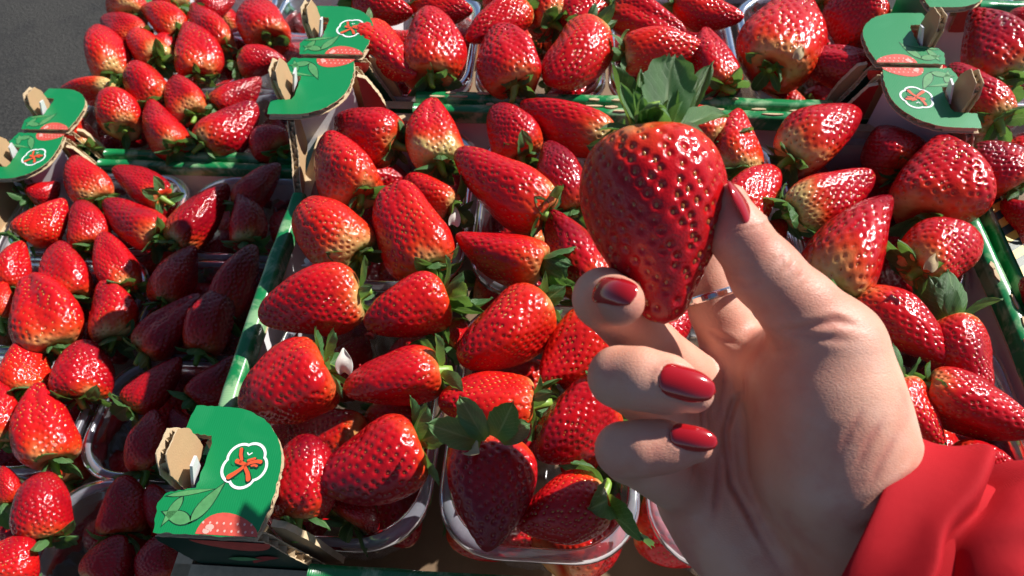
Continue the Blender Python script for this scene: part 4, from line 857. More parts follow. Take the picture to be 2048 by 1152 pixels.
    ((-0.3734, -0.0856, -0.125), (-0.3829, -0.0639, -0.117), 0.0175, 'conic', 1, 0.55, 0.01, (7, 0.3, 0.016), 'deep red strawberry, tip pointing up, back right of left crate outer front tray', 'strawberries heaped in the clear trays'),
    ((-0.2813, -0.0383, -0.129), (-0.2909, -0.0165, -0.121), 0.0198, 'conic', 1, 0.75, 0.01, (7, 0.3, 0.016), 'smaller dark crimson strawberry, tip pointing up, front of left crate inner third tray', 'strawberries heaped in the clear trays'),
    ((-0.4467, 0.0511, -0.124), (-0.4545, 0.082, -0.116), 0.0224, 'conic', 1, 0.1, 0.01, (7, 0.3, 0.016), 'orange red strawberry, tip pointing up, left of left crate outer second tray', 'strawberries heaped in the clear trays'),
    ((-0.5085, 0.1905, -0.1245), (-0.5249, 0.2157, -0.1195), 0.026, 'conic', 1, 0.3, 0.01, (7, 0.3, 0.016), 'bright red strawberry, tip pointing up, back left of left crate outer back tray', 'strawberries heaped in the clear trays'),
    ((-0.1664, -0.0838, -0.0487), (-0.1539, -0.1271, -0.0365), 0.0371, 'long', 0, 0.46, 0.03, (6, 0.2, 0.012), 'dark strawberry mostly hidden beneath others, front left of nearest left tray', 'strawberries buried deep in the trays'),
    ((-0.1369, -0.0729, -0.042), (-0.1801, -0.0643, -0.0488), 0.0344, 'broad', 1, 0.45, 0.03, None, 'dark strawberry mostly hidden beneath others, left of nearest left tray', 'strawberries buried deep in the trays'),
    ((-0.1691, -0.0381, -0.0486), (-0.1478, -0.0048, -0.0415), 0.0339, 'conic', 0, 0.48, 0.03, (6, 0.2, 0.012), 'dark strawberry mostly hidden beneath others, back left of nearest left tray', 'strawberries buried deep in the trays'),
    ((-0.1376, -0.086, -0.0426), (-0.1039, -0.1211, -0.0488), 0.0392, 'broad', 0, 0.62, 0.03, None, 'dark strawberry mostly hidden beneath others, front right of nearest left tray', 'strawberries buried deep in the trays'),
    ((-0.1345, -0.0486, -0.0461), (-0.1014, -0.0749, -0.0512), 0.0346, 'conic', 1, 0.49, 0.03, (6, 0.2, 0.012), 'dark strawberry mostly hidden beneath others, right of nearest left tray', 'strawberries buried deep in the trays'),
    ((-0.1093, -0.0088, -0.0414), (-0.1276, -0.0464, -0.0455), 0.0359, 'globe', 0, 0.57, 0.03, None, 'dark strawberry mostly hidden beneath others, back right of nearest left tray', 'strawberries buried deep in the trays'),
    ((-0.0853, -0.1074, -0.0366), (-0.0411, -0.1145, -0.0498), 0.0351, 'long', 1, 0.45, 0.03, (6, 0.2, 0.012), 'dark strawberry mostly hidden beneath others, front left of nearest middle tray', 'strawberries buried deep in the trays'),
    ((-0.0559, -0.0423, -0.0509), (-0.0688, -0.0894, -0.0472), 0.0361, 'long', 1, 0.51, 0.03, None, 'dark strawberry mostly hidden beneath others, left of nearest middle tray', 'strawberries buried deep in the trays'),
    ((-0.0392, -0.0311, -0.0483), (-0.0849, -0.0201, -0.0458), 0.0339, 'long', 0, 0.52, 0.03, (6, 0.2, 0.012), 'dark strawberry mostly hidden beneath others, back left of nearest middle tray', 'strawberries buried deep in the trays'),
    ((-0.0362, -0.1269, -0.0462), (-0.0088, -0.0901, -0.0524), 0.0382, 'globe', 0, 0.62, 0.03, None, 'dark strawberry mostly hidden beneath others, front right of nearest middle tray', 'strawberries buried deep in the trays'),
    ((-0.0134, -0.0854, -0.0491), (-0.0302, -0.0421, -0.0496), 0.0341, 'long', 0, 0.6, 0.03, (6, 0.2, 0.012), 'dark strawberry mostly hidden beneath others, right of nearest middle tray', 'strawberries buried deep in the trays'),
    ((-0.0031, -0.0264, -0.0417), (-0.0409, -0.0156, -0.0436), 0.0384, 'long', 1, 0.46, 0.03, None, 'dark strawberry mostly hidden beneath others, back right of nearest middle tray', 'strawberries buried deep in the trays'),
    ((0.0075, -0.0982, -0.051), (0.0522, -0.1129, -0.0473), 0.0385, 'broad', 0, 0.56, 0.03, (6, 0.2, 0.012), 'dark strawberry mostly hidden beneath others, front left of tray beneath the hand', 'strawberries buried deep in the trays'),
    ((0.1508, -0.0531, -0.0405), (0.1878, -0.0832, -0.0518), 0.0349, 'long', 1, 0.59, 0.03, (6, 0.2, 0.012), 'dark strawberry mostly hidden beneath others, right of tray above the sleeve', 'strawberries buried deep in the trays'),
    ((0.1614, -0.0473, -0.05), (0.1734, -0.0067, -0.0444), 0.0374, 'long', 0, 0.69, 0.03, None, 'dark strawberry mostly hidden beneath others, back right of tray above the sleeve', 'strawberries buried deep in the trays'),
    ((-0.1409, 0.0497, -0.0434), (-0.1804, 0.0369, -0.0484), 0.0383, 'globe', 1, 0.69, 0.03, (6, 0.2, 0.012), 'dark strawberry mostly hidden beneath others, front left of central crate back left tray', 'strawberries buried deep in the trays'),
    ((-0.1488, 0.0996, -0.0437), (-0.174, 0.0684, -0.0468), 0.0368, 'broad', 0, 0.59, 0.03, None, 'dark strawberry mostly hidden beneath others, left of central crate back left tray', 'strawberries buried deep in the trays'),
    ((-0.1836, 0.1264, -0.0399), (-0.14, 0.1267, -0.0503), 0.0355, 'long', 1, 0.49, 0.03, (6, 0.2, 0.012), 'dark strawberry mostly hidden beneath others, back left of central crate back left tray', 'strawberries buried deep in the trays'),
    ((-0.1448, 0.0422, -0.0409), (-0.0966, 0.0336, -0.0445), 0.0395, 'globe', 2, 0.6, 0.03, None, 'dark strawberry mostly hidden beneath others, front right of central crate back left tray', 'strawberries buried deep in the trays'),
    ((-0.1102, 0.0617, -0.054), (-0.1279, 0.0999, -0.0414), 0.0369, 'conic', 2, 0.57, 0.03, (6, 0.2, 0.012), 'dark strawberry mostly hidden beneath others, right of central crate back left tray', 'strawberries buried deep in the trays'),
    ((-0.1231, 0.1404, -0.0495), (-0.1157, 0.1031, -0.042), 0.0342, 'long', 0, 0.52, 0.03, None, 'dark strawberry mostly hidden beneath others, back right of central crate back left tray', 'strawberries buried deep in the trays'),
    ((-0.0882, 0.0385, -0.0434), (-0.0434, 0.0352, -0.049), 0.0379, 'conic', 0, 0.61, 0.03, (6, 0.2, 0.012), 'dark strawberry mostly hidden beneath others, front left of central crate second back tray', 'strawberries buried deep in the trays'),
    ((-0.0543, 0.0629, -0.0436), (-0.077, 0.1007, -0.049), 0.0324, 'broad', 0, 0.54, 0.03, None, 'dark strawberry mostly hidden beneath others, left of central crate second back tray', 'strawberries buried deep in the trays'),
    ((0.1116, 0.0942, -0.0434), (0.1417, 0.0646, -0.0439), 0.0385, 'long', 0, 0.46, 0.03, None, 'dark strawberry mostly hidden beneath others, left of central crate back right tray', 'strawberries buried deep in the trays'),
    ((0.1234, 0.1417, -0.0457), (0.1341, 0.104, -0.0398), 0.0375, 'broad', 0, 0.57, 0.03, (6, 0.2, 0.012), 'dark strawberry mostly hidden beneath others, back left of central crate back right tray', 'strawberries buried deep in the trays'),
    ((0.1727, 0.0206, -0.0495), (0.1617, 0.064, -0.0377), 0.0345, 'globe', 2, 0.54, 0.03, None, 'dark strawberry mostly hidden beneath others, front right of central crate back right tray', 'strawberries buried deep in the trays'),
    ((0.1841, 0.0671, -0.0415), (0.1534, 0.1033, -0.0551), 0.0327, 'conic', 0, 0.5, 0.03, (6, 0.2, 0.012), 'dark strawberry mostly hidden beneath others, right of central crate back right tray', 'strawberries buried deep in the trays'),
    ((0.1881, 0.1195, -0.0532), (0.144, 0.1224, -0.0413), 0.039, 'globe', 2, 0.56, 0.03, None, 'dark strawberry mostly hidden beneath others, back right of central crate back right tray', 'strawberries buried deep in the trays'),
    ((-0.181, 0.2615, -0.0492), (-0.1622, 0.2202, -0.0423), 0.0347, 'globe', 1, 0.67, 0.03, None, 'dark strawberry mostly hidden beneath others, left of top left tray behind', 'strawberries buried deep in the trays'),
    ((-0.1556, 0.2767, -0.0439), (-0.1936, 0.2874, -0.0355), 0.0341, 'long', 2, 0.53, 0.03, (6, 0.2, 0.012), 'dark strawberry mostly hidden beneath others, back left of top left tray behind', 'strawberries buried deep in the trays'),
    ((-0.122, 0.2207, -0.0421), (-0.1322, 0.1761, -0.04), 0.0346, 'globe', 2, 0.68, 0.03, None, 'dark strawberry mostly hidden beneath others, front right of top left tray behind', 'strawberries buried deep in the trays'),
    ((-0.128, 0.2622, -0.0467), (-0.1325, 0.2223, -0.0414), 0.0368, 'conic', 2, 0.62, 0.03, (6, 0.2, 0.012), 'dark strawberry mostly hidden beneath others, right of top left tray behind', 'strawberries buried deep in the trays'),
    ((-0.1064, 0.2786, -0.044), (-0.1511, 0.2895, -0.0453), 0.0376, 'globe', 0, 0.46, 0.03, None, 'dark strawberry mostly hidden beneath others, back right of top left tray behind', 'strawberries buried deep in the trays'),
    ((-0.0678, 0.2626, -0.0334), (-0.0847, 0.3025, -0.0438), 0.0325, 'broad', 2, 0.6, 0.03, (6, 0.2, 0.012), 'dark strawberry mostly hidden beneath others, back left of top second tray behind', 'strawberries buried deep in the trays'),
    ((-0.0139, 0.2118, -0.0385), (-0.0548, 0.1922, -0.0419), 0.0356, 'globe', 2, 0.68, 0.03, None, 'dark strawberry mostly hidden beneath others, front right of top second tray behind', 'strawberries buried deep in the trays'),
    ((-0.0473, 0.2287, -0.0376), (-0.0179, 0.2549, -0.0421), 0.0333, 'globe', 0, 0.65, 0.03, (6, 0.2, 0.012), 'dark strawberry mostly hidden beneath others, right of top second tray behind', 'strawberries buried deep in the trays'),
    ((-0.0564, 0.2725, -0.0431), (-0.0177, 0.2952, -0.045), 0.0375, 'broad', 0, 0.47, 0.03, None, 'dark strawberry mostly hidden beneath others, back right of top second tray behind', 'strawberries buried deep in the trays'),
    ((0.0412, 0.2568, -0.0399), (-0.0012, 0.2354, -0.0416), 0.0355, 'conic', 2, 0.69, 0.03, None, 'dark strawberry mostly hidden beneath others, left of top third tray behind', 'strawberries buried deep in the trays'),
    ((0.036, 0.2962, -0.0427), (-0.0026, 0.2805, -0.0471), 0.0326, 'globe', 1, 0.57, 0.03, (6, 0.2, 0.012), 'dark strawberry mostly hidden beneath others, back left of top third tray behind', 'strawberries buried deep in the trays'),
    ((0.0796, 0.2964, -0.0415), (0.048, 0.2717, -0.0383), 0.0348, 'long', 0, 0.56, 0.03, None, 'dark strawberry mostly hidden beneath others, back right of top third tray behind', 'strawberries buried deep in the trays'),
    ((0.1336, 0.2108, -0.0368), (0.1019, 0.189, -0.0445), 0.0367, 'long', 1, 0.49, 0.03, (6, 0.2, 0.012), 'dark strawberry mostly hidden beneath others, front left of top right tray behind', 'strawberries buried deep in the trays'),
    ((0.116, 0.2653, -0.0388), (0.1247, 0.3048, -0.0442), 0.0349, 'broad', 1, 0.54, 0.03, (6, 0.2, 0.012), 'dark strawberry mostly hidden beneath others, back left of top right tray behind', 'strawberries buried deep in the trays'),
    ((0.1466, 0.2247, -0.0475), (0.1703, 0.1872, -0.0381), 0.0351, 'broad', 1, 0.49, 0.03, None, 'dark strawberry mostly hidden beneath others, front right of top right tray behind', 'strawberries buried deep in the trays'),
    ((0.157, 0.2673, -0.0365), (0.158, 0.2191, -0.0428), 0.0358, 'long', 2, 0.64, 0.03, (6, 0.2, 0.012), 'dark strawberry mostly hidden beneath others, right of top right tray behind', 'strawberries buried deep in the trays'),
    ((0.1539, 0.2639, -0.0434), (0.1664, 0.3014, -0.0389), 0.0347, 'long', 0, 0.61, 0.03, None, 'dark strawberry mostly hidden beneath others, back right of top right tray behind', 'strawberries buried deep in the trays'),
    ((0.2673, 0.1711, -0.0484), (0.3027, 0.1451, -0.0374), 0.0388, 'globe', 0, 0.48, 0.03, None, 'dark strawberry mostly hidden beneath others, back right of right edge tray', 'strawberries buried deep in the trays'),
    ((0.2348, 0.2336, -0.0389), (0.2466, 0.2755, -0.0422), 0.0353, 'conic', 0, 0.64, 0.03, None, 'dark strawberry mostly hidden beneath others, left of top right corner tray', 'strawberries buried deep in the trays'),
    ((0.286, 0.2377, -0.0397), (0.2788, 0.1987, -0.0446), 0.0352, 'broad', 1, 0.54, 0.03, None, 'dark strawberry mostly hidden beneath others, front right of top right corner tray', 'strawberries buried deep in the trays'),
    ((-0.372, 0.1434, -0.1723), (-0.4009, 0.1686, -0.162), 0.035, 'conic', 0, 0.65, 0.03, (6, 0.2, 0.012), 'dark strawberry mostly hidden beneath others, front right of left crate outer back tray', 'strawberries buried deep in the trays'),
    ((-0.4047, 0.1444, -0.168), (-0.4473, 0.1559, -0.1711), 0.0358, 'long', 0, 0.5, 0.03, None, 'dark strawberry mostly hidden beneath others, front middle of left crate outer back tray', 'strawberries buried deep in the trays'),
    ((-0.4892, 0.1568, -0.172), (-0.4471, 0.1444, -0.1671), 0.0392, 'long', 2, 0.55, 0.03, (6, 0.2, 0.012), 'dark strawberry mostly hidden beneath others, front left of left crate outer back tray', 'strawberries buried deep in the trays'),
    ((-0.3688, 0.207, -0.1605), (-0.4053, 0.1848, -0.1679), 0.0325, 'long', 1, 0.65, 0.03, None, 'dark strawberry mostly hidden beneath others, back right of left crate outer back tray', 'strawberries buried deep in the trays'),
    ((-0.3027, 0.1423, -0.168), (-0.2628, 0.1634, -0.1717), 0.0333, 'conic', 1, 0.65, 0.03, None, 'dark strawberry mostly hidden beneath others, front middle of left crate inner back tray', 'strawberries buried deep in the trays'),
    ((-0.3289, 0.1306, -0.1599), (-0.3183, 0.1774, -0.1658), 0.0332, 'globe', 0, 0.59, 0.03, (6, 0.2, 0.012), 'dark strawberry mostly hidden beneath others, front left of left crate inner back tray', 'strawberries buried deep in the trays'),
    ((-0.2621, 0.1771, -0.166), (-0.2961, 0.207, -0.1731), 0.0341, 'broad', 1, 0.45, 0.03, (6, 0.2, 0.012), 'dark strawberry mostly hidden beneath others, back middle of left crate inner back tray', 'strawberries buried deep in the trays'),
    ((-0.3157, 0.1772, -0.1682), (-0.3298, 0.2152, -0.1607), 0.0345, 'conic', 2, 0.67, 0.03, None, 'dark strawberry mostly hidden beneath others, back left of left crate inner back tray', 'strawberries buried deep in the trays'),
    ((-0.407, 0.0674, -0.1626), (-0.3677, 0.0471, -0.166), 0.0346, 'long', 1, 0.68, 0.03, (6, 0.2, 0.012), 'dark strawberry mostly hidden beneath others, front right of left crate outer second tray', 'strawberries buried deep in the trays'),
    ((-0.4512, 0.0517, -0.1605), (-0.4872, 0.0619, -0.1705), 0.0377, 'conic', 0, 0.59, 0.03, (6, 0.2, 0.012), 'dark strawberry mostly hidden beneath others, front left of left crate outer second tray', 'strawberries buried deep in the trays'),
    ((-0.3726, 0.0803, -0.1639), (-0.4058, 0.1139, -0.1684), 0.0342, 'conic', 1, 0.49, 0.03, None, 'dark strawberry mostly hidden beneath others, back right of left crate outer second tray', 'strawberries buried deep in the trays'),
    ((-0.4375, 0.0769, -0.1693), (-0.4146, 0.1163, -0.1613), 0.0334, 'broad', 2, 0.67, 0.03, (6, 0.2, 0.012), 'dark strawberry mostly hidden beneath others, back middle of left crate outer second tray', 'strawberries buried deep in the trays'),
    ((-0.3021, 0.0433, -0.1592), (-0.2669, 0.0666, -0.1704), 0.0373, 'conic', 2, 0.67, 0.03, None, 'dark strawberry mostly hidden beneath others, front middle of left crate inner second tray', 'strawberries buried deep in the trays'),
    ((-0.317, 0.0365, -0.1624), (-0.3313, 0.0759, -0.1636), 0.0351, 'long', 1, 0.53, 0.03, (6, 0.2, 0.012), 'dark strawberry mostly hidden beneath others, front left of left crate inner second tray', 'strawberries buried deep in the trays'),
    ((-0.294, 0.081, -0.1598), (-0.2744, 0.1193, -0.1692), 0.0334, 'globe', 0, 0.56, 0.03, (6, 0.2, 0.012), 'dark strawberry mostly hidden beneath others, back middle of left crate inner second tray', 'strawberries buried deep in the trays'),
    ((-0.3037, 0.1029, -0.17), (-0.346, 0.0932, -0.1594), 0.0345, 'globe', 1, 0.55, 0.03, None, 'dark strawberry mostly hidden beneath others, back left of left crate inner second tray', 'strawberries buried deep in the trays'),
    ((-0.3716, -0.0536, -0.1698), (-0.3968, -0.022, -0.1602), 0.0379, 'conic', 2, 0.61, 0.03, (6, 0.2, 0.012), 'dark strawberry mostly hidden beneath others, front right of left crate outer third tray', 'strawberries buried deep in the trays'),
    ((-0.4099, -0.0202, -0.1742), (-0.4397, -0.0526, -0.165), 0.037, 'long', 0, 0.69, 0.03, None, 'dark strawberry mostly hidden beneath others, front middle of left crate outer third tray', 'strawberries buried deep in the trays'),
    ((-0.3942, -0.0168, -0.169), (-0.3748, 0.0244, -0.1566), 0.0354, 'conic', 1, 0.58, 0.03, None, 'dark strawberry mostly hidden beneath others, back right of left crate outer third tray', 'strawberries buried deep in the trays'),
    ((-0.2885, -0.0556, -0.1747), (-0.2724, -0.0134, -0.1642), 0.0356, 'long', 1, 0.53, 0.03, None, 'dark strawberry mostly hidden beneath others, front middle of left crate inner third tray', 'strawberries buried deep in the trays'),
    ((-0.3023, -0.0329, -0.1649), (-0.3486, -0.0329, -0.171), 0.0367, 'conic', 0, 0.57, 0.03, (6, 0.2, 0.012), 'dark strawberry mostly hidden beneath others, front left of left crate inner third tray', 'strawberries buried deep in the trays'),
    ((-0.2961, -0.0098, -0.1677), (-0.2756, 0.024, -0.163), 0.0328, 'globe', 2, 0.51, 0.03, (6, 0.2, 0.012), 'dark strawberry mostly hidden beneath others, back middle of left crate inner third tray', 'strawberries buried deep in the trays'),
    ((-0.3238, 0.0301, -0.1627), (-0.3199, -0.0146, -0.1671), 0.0348, 'globe', 2, 0.57, 0.03, None, 'dark strawberry mostly hidden beneath others, back left of left crate inner third tray', 'strawberries buried deep in the trays'),
    ((-0.3994, -0.0665, -0.1602), (-0.3772, -0.1031, -0.1722), 0.0394, 'broad', 0, 0.48, 0.03, None, 'dark strawberry mostly hidden beneath others, back right of left crate outer front tray', 'strawberries buried deep in the trays'),
    ((-0.2901, -0.1474, -0.1591), (-0.2753, -0.1104, -0.1666), 0.0345, 'long', 1, 0.67, 0.03, None, 'dark strawberry mostly hidden beneath others, front middle of left crate inner front tray', 'strawberries buried deep in the trays'),
    ((-0.2582, -0.0983, -0.1641), (-0.2998, -0.0782, -0.1697), 0.0374, 'conic', 1, 0.49, 0.03, (6, 0.2, 0.012), 'dark strawberry mostly hidden beneath others, back middle of left crate inner front tray', 'strawberries buried deep in the trays'),
    ((-0.3056, -0.0942, -0.1653), (-0.3427, -0.0823, -0.1674), 0.0387, 'globe', 0, 0.64, 0.03, None, 'dark strawberry mostly hidden beneath others, back left of left crate inner front tray', 'strawberries buried deep in the trays'),
    ((-0.4266, 0.2449, -0.171), (-0.4267, 0.2916, -0.1659), 0.037, 'broad', 1, 0.58, 0.03, None, 'dark strawberry mostly hidden beneath others, front middle of back left crate outer front tray', 'strawberries buried deep in the trays'),
    ((-0.4774, 0.2899, -0.1672), (-0.4613, 0.2527, -0.1641), 0.0324, 'conic', 2, 0.63, 0.03, (6, 0.2, 0.012), 'dark strawberry mostly hidden beneath others, front left of back left crate outer front tray', 'strawberries buried deep in the trays'),
    ((-0.4912, 0.3142, -0.1629), (-0.4496, 0.3083, -0.1754), 0.033, 'long', 0, 0.58, 0.03, None, 'dark strawberry mostly hidden beneath others, back left of back left crate outer front tray', 'strawberries buried deep in the trays'),
    ((-0.3324, 0.249, -0.1625), (-0.3234, 0.291, -0.1676), 0.0384, 'broad', 1, 0.59, 0.03, (6, 0.2, 0.012), 'dark strawberry mostly hidden beneath others, front left of back left crate inner front tray', 'strawberries buried deep in the trays'),
    ((-0.3213, 0.2887, -0.1715), (-0.3251, 0.3319, -0.163), 0.0371, 'long', 1, 0.58, 0.03, None, 'dark strawberry mostly hidden beneath others, back left of back left crate inner front tray', 'strawberries buried deep in the trays'),
    ((-0.3664, 0.3553, -0.1582), (-0.4043, 0.3742, -0.1677), 0.0367, 'globe', 1, 0.53, 0.03, (6, 0.2, 0.012), 'dark strawberry mostly hidden beneath others, front right of back left crate outer second tray', 'strawberries buried deep in the trays'),
    ((-0.3996, 0.4248, -0.1678), (-0.3728, 0.3894, -0.1586), 0.0385, 'long', 1, 0.49, 0.03, None, 'dark strawberry mostly hidden beneath others, back right of back left crate outer second tray', 'strawberries buried deep in the trays'),
    ((-0.3054, 0.3783, -0.1647), (-0.3419, 0.3475, -0.1745), 0.0362, 'globe', 1, 0.57, 0.03, (6, 0.2, 0.012), 'dark strawberry mostly hidden beneath others, front left of back left crate inner second tray', 'strawberries buried deep in the trays'),
    ((-0.4057, 0.45, -0.1659), (-0.3622, 0.4658, -0.159), 0.0359, 'conic', 1, 0.5, 0.03, (6, 0.2, 0.012), 'dark strawberry mostly hidden beneath others, front right of back left crate outer third tray', 'strawberries buried deep in the trays'),
    ((-0.4247, 0.481, -0.1655), (-0.4327, 0.5208, -0.1598), 0.0387, 'long', 0, 0.48, 0.03, (6, 0.2, 0.012), 'dark strawberry mostly hidden beneath others, back middle of back left crate outer third tray', 'strawberries buried deep in the trays'),
    ((-0.3491, 0.453, -0.1697), (-0.3076, 0.4584, -0.1698), 0.0353, 'broad', 1, 0.52, 0.03, (6, 0.2, 0.012), 'dark strawberry mostly hidden beneath others, front left of back left crate inner third tray', 'strawberries buried deep in the trays'),
    ((-0.3125, 0.4851, -0.165), (-0.3451, 0.5095, -0.1626), 0.0355, 'broad', 1, 0.51, 0.03, None, 'dark strawberry mostly hidden beneath others, back left of back left crate inner third tray', 'strawberries buried deep in the trays')]:
    berry(*a)

# ------------------------------------------------------------------ the hand, its strawberry, ring and sleeve
HAND = Vector((0.02748, -0.12033, 0.08713))           # the figure is modelled upright in its own frame, x across, y up the hand, z out of the palm
person = ob('person', None, None, HAND, CAMR.to_euler())
tag(person, 'hand with red nails reaching in from a red jacket sleeve, pinching a strawberry', 'person')
def smin(a, b, k):
    h = np.clip(.5 + .5 * (b - a) / k, 0, 1); return b + (a - b) * h - k * h * (1 - h)
def build_hand(chains, palm, vox):
    allp = np.array([p[:3] for c in list(chains.values()) + palm for p in c]); rm = .028
    lo = allp.min(0) - rm; hi = allp.max(0) + rm
    lo[1] = max(lo[1], -.085)
    n = np.ceil((hi - lo) / vox).astype(int) + 1
    F = np.full(n, .02, dtype=np.float32)
    ax = [lo[i] + vox * np.arange(n[i]) for i in range(3)]
    def seg(A, a, b, k, margin):
        a = np.array(a, float); b = np.array(b, float); r = max(a[3], b[3]) + margin
        i0 = np.maximum(0, ((np.minimum(a[:3], b[:3]) - r - lo) / vox).astype(int)); i1 = np.minimum(n, ((np.maximum(a[:3], b[:3]) + r - lo) / vox).astype(int) + 2)
        if (i1 <= i0).any(): return
        sl = tuple(slice(i0[i], i1[i]) for i in range(3))
        X = np.stack(np.meshgrid(*[ax[i][sl[i]] for i in range(3)], indexing='ij'), -1).astype(np.float32)
        d = b[:3] - a[:3]; t = np.clip(((X - a[:3]) @ d) / max(1e-12, d @ d), 0, 1)
        q = np.linalg.norm(X - a[:3] - t[..., None] * d, axis=-1) - (a[3] + (b[3] - a[3]) * t)
        A[sl] = smin(A[sl], q.astype(np.float32), k)
    for c in palm:
        for a, b in zip(c[:-1], c[1:]): seg(F, a, b, .013, .020)
    for nm, c in chains.items():
        G = np.full(n, .02, dtype=np.float32)
        for a, b in zip(c[:-1], c[1:]): seg(G, a, b, .0028, .018)
        F = smin(F, G, .0055 if nm == 'thumb' else .0042) if nm in ('thumb',) else np.where(G < .012, smin(F, G, .0038), F)
    return F, lo
def surface_nets(F, lo, vox):
    s = F < 0; n = np.array(F.shape)
    c = [(i, j, k) for i in (0, 1) for j in (0, 1) for k in (0, 1)]
    def sh(A, o): return A[o[0]:n[0] - 1 + o[0], o[1]:n[1] - 1 + o[1], o[2]:n[2] - 1 + o[2]]
    cnt = sum(sh(s, o).astype(np.int8) for o in c); act = (cnt > 0) & (cnt < 8)
    idx = np.full(act.shape, -1, dtype=np.int64); I = np.argwhere(act); idx[act] = np.arange(len(I))
    acc = np.zeros((len(I), 3)); num = np.zeros(len(I))
    for o in c:
        for a in range(3):
            if o[a]: continue
            o2 = list(o); o2[a] = 1
            f0 = F[tuple((I + o).T)]; f1 = F[tuple((I + o2).T)]; m = (f0 < 0) != (f1 < 0)
            t = f0 / np.where(m, f0 - f1, 1); p = np.tile(np.array(o, float), (len(I), 1)); p[:, a] = t
            acc[m] += p[m]; num[m] += 1
    V = lo + vox * (I + acc / num[:, None])
    Q = []
    for a in range(3):
        b, d = (a + 1) % 3, (a + 2) % 3
        sl0 = [slice(1, -1)] * 3; sl0[a] = slice(0, -1); sl1 = list(sl0); sl1[a] = slice(1, None)
        s0, s1 = s[tuple(sl0)], s[tuple(sl1)]; off = np.array([1, 1, 1]); off[a] = 0
        for flag in (True, False):
            E = np.argwhere((s0 != s1) & (s0 == flag)) + off
            if not len(E): continue
            def cell(db, dd):
                q = E.copy(); q[:, b] -= db; q[:, d] -= dd; return idx[tuple(q.T)]
            q = np.stack([cell(1, 1), cell(0, 1), cell(0, 0), cell(1, 0)], -1)
            Q.append(q if flag else q[:, ::-1])
    return V, np.concatenate(Q)
def smooth(V, Q, it, lam=.5):
    E = np.concatenate([Q[:, [0, 1]], Q[:, [1, 2]], Q[:, [2, 3]], Q[:, [3, 0]]]); E = np.unique(np.sort(E, 1), axis=0)
    deg = np.bincount(E.ravel(), minlength=len(V))[:, None]
    for k in range(it):
        A = np.zeros_like(V)
        for a in range(3): A[:, a] = np.bincount(E[:, 0], V[E[:, 1], a], len(V)) + np.bincount(E[:, 1], V[E[:, 0], a], len(V))
        V = V + (lam if k % 2 == 0 else -lam * .94) * (A / np.maximum(deg, 1) - V)
    return V
def normals(V, Q):
    n = np.cross(V[Q[:, 2]] - V[Q[:, 0]], V[Q[:, 3]] - V[Q[:, 1]]); Nv = np.zeros_like(V)
    for k in range(4):
        for a in range(3): Nv[:, a] += np.bincount(Q[:, k], n[:, a], len(V))
    return Nv / np.maximum(np.linalg.norm(Nv, axis=1, keepdims=True), 1e-12)
CH = {'thumb': [(-0.01564, 0.0715, 0.02943, 0.00567), (-0.01297, 0.06214, 0.02943, 0.0085), (-0.00421, 0.05075, 0.02725, 0.01036), (0.00713, 0.03974, 0.02507, 0.01155), (0.01746, 0.02867, 0.02289, 0.01439)],
'index': [(0.00309, 0.01594, -0.01526, 0.01308), (-0.00715, 0.03796, -0.01308, 0.00959), (-0.01478, 0.05945, -0.0109, 0.00916), (-0.02274, 0.07163, -0.00981, 0.00817), (-0.02779, 0.07755, -0.00817, 0.00676)],
'middle': [(-0.0019, 0.00093, -0.01962, 0.01254), (-0.03365, 0.02608, 0.0, 0.00959), (-0.05224, 0.04291, 0.02398, 0.00894), (-0.04967, 0.0423, 0.04088, 0.00698)],
'ring': [(-0.00825, -0.01268, -0.01962, 0.01177), (-0.04224, 0.01478, 0.00763, 0.00883), (-0.04831, 0.01967, 0.02943, 0.00872), (-0.04262, 0.01982, 0.03434, 0.00872), (-0.03532, 0.01846, 0.03619, 0.00807), (-0.0283, 0.01608, 0.0387, 0.00556)],
'pinky': [(-0.0144, -0.0269, -0.01526, 0.01123), (-0.04292, -0.00805, 0.01199, 0.00785), (-0.0472, -0.00189, 0.02998, 0.00774), (-0.04166, -0.00063, 0.03379, 0.00774), (-0.03511, 0.00011, 0.03521, 0.00698), (-0.02746, 0.00091, 0.0376, 0.0048)]}
PALM = [[(0.01746, 0.02867, 0.02289, 0.01417), (0.01839, 0.01153, 0.02071, 0.01853), (0.02198, -0.00932, 0.01744, 0.02126), (0.03911, -0.03785, 0.01199, 0.0242), (0.06507, -0.06463, 0.01962, 0.02671)],
[(0.01594, 0.01103, 0.00654, 0.01635), (0.02599, -0.01795, 0.00218, 0.01962), (0.0449, -0.0488, 0.00436, 0.02398)],
[(0.00411, 0.01557, -0.01853, 0.01363), (0.02135, -0.0048, -0.01635, 0.01472), (0.0386, -0.0301, -0.0109, 0.01744)],
[(-0.00127, 0.00056, -0.0218, 0.01308), (0.01715, -0.01812, -0.01962, 0.01417), (0.03684, -0.04063, -0.0109, 0.01853)],
[(-0.00767, -0.01315, -0.0218, 0.01254), (0.01171, -0.03264, -0.01962, 0.01526), (0.03508, -0.05116, -0.0109, 0.02071)],
[(-0.01306, -0.0281, -0.01635, 0.01221), (-0.00316, -0.03851, -0.01526, 0.01635), (0.01657, -0.05552, -0.01308, 0.02126), (0.04352, -0.06335, -0.00654, 0.02398)],
[(0.00577, 0.01772, -0.01526, 0.00927), (0.01345, 0.02272, 0.00872, 0.01199)],
[(0.00445, 0.01544, -0.01962, 0.01199), (-0.00158, 0.00075, -0.02071, 0.01199), (-0.00796, -0.01292, -0.02071, 0.01145), (-0.01332, -0.0275, -0.01744, 0.0109)]]
VOX = .00092
F_, lo_ = build_hand(CH, PALM, VOX)
HV, HQ = surface_nets(F_, lo_, VOX)
HV = smooth(HV, HQ, 8)
HN = normals(HV, HQ)
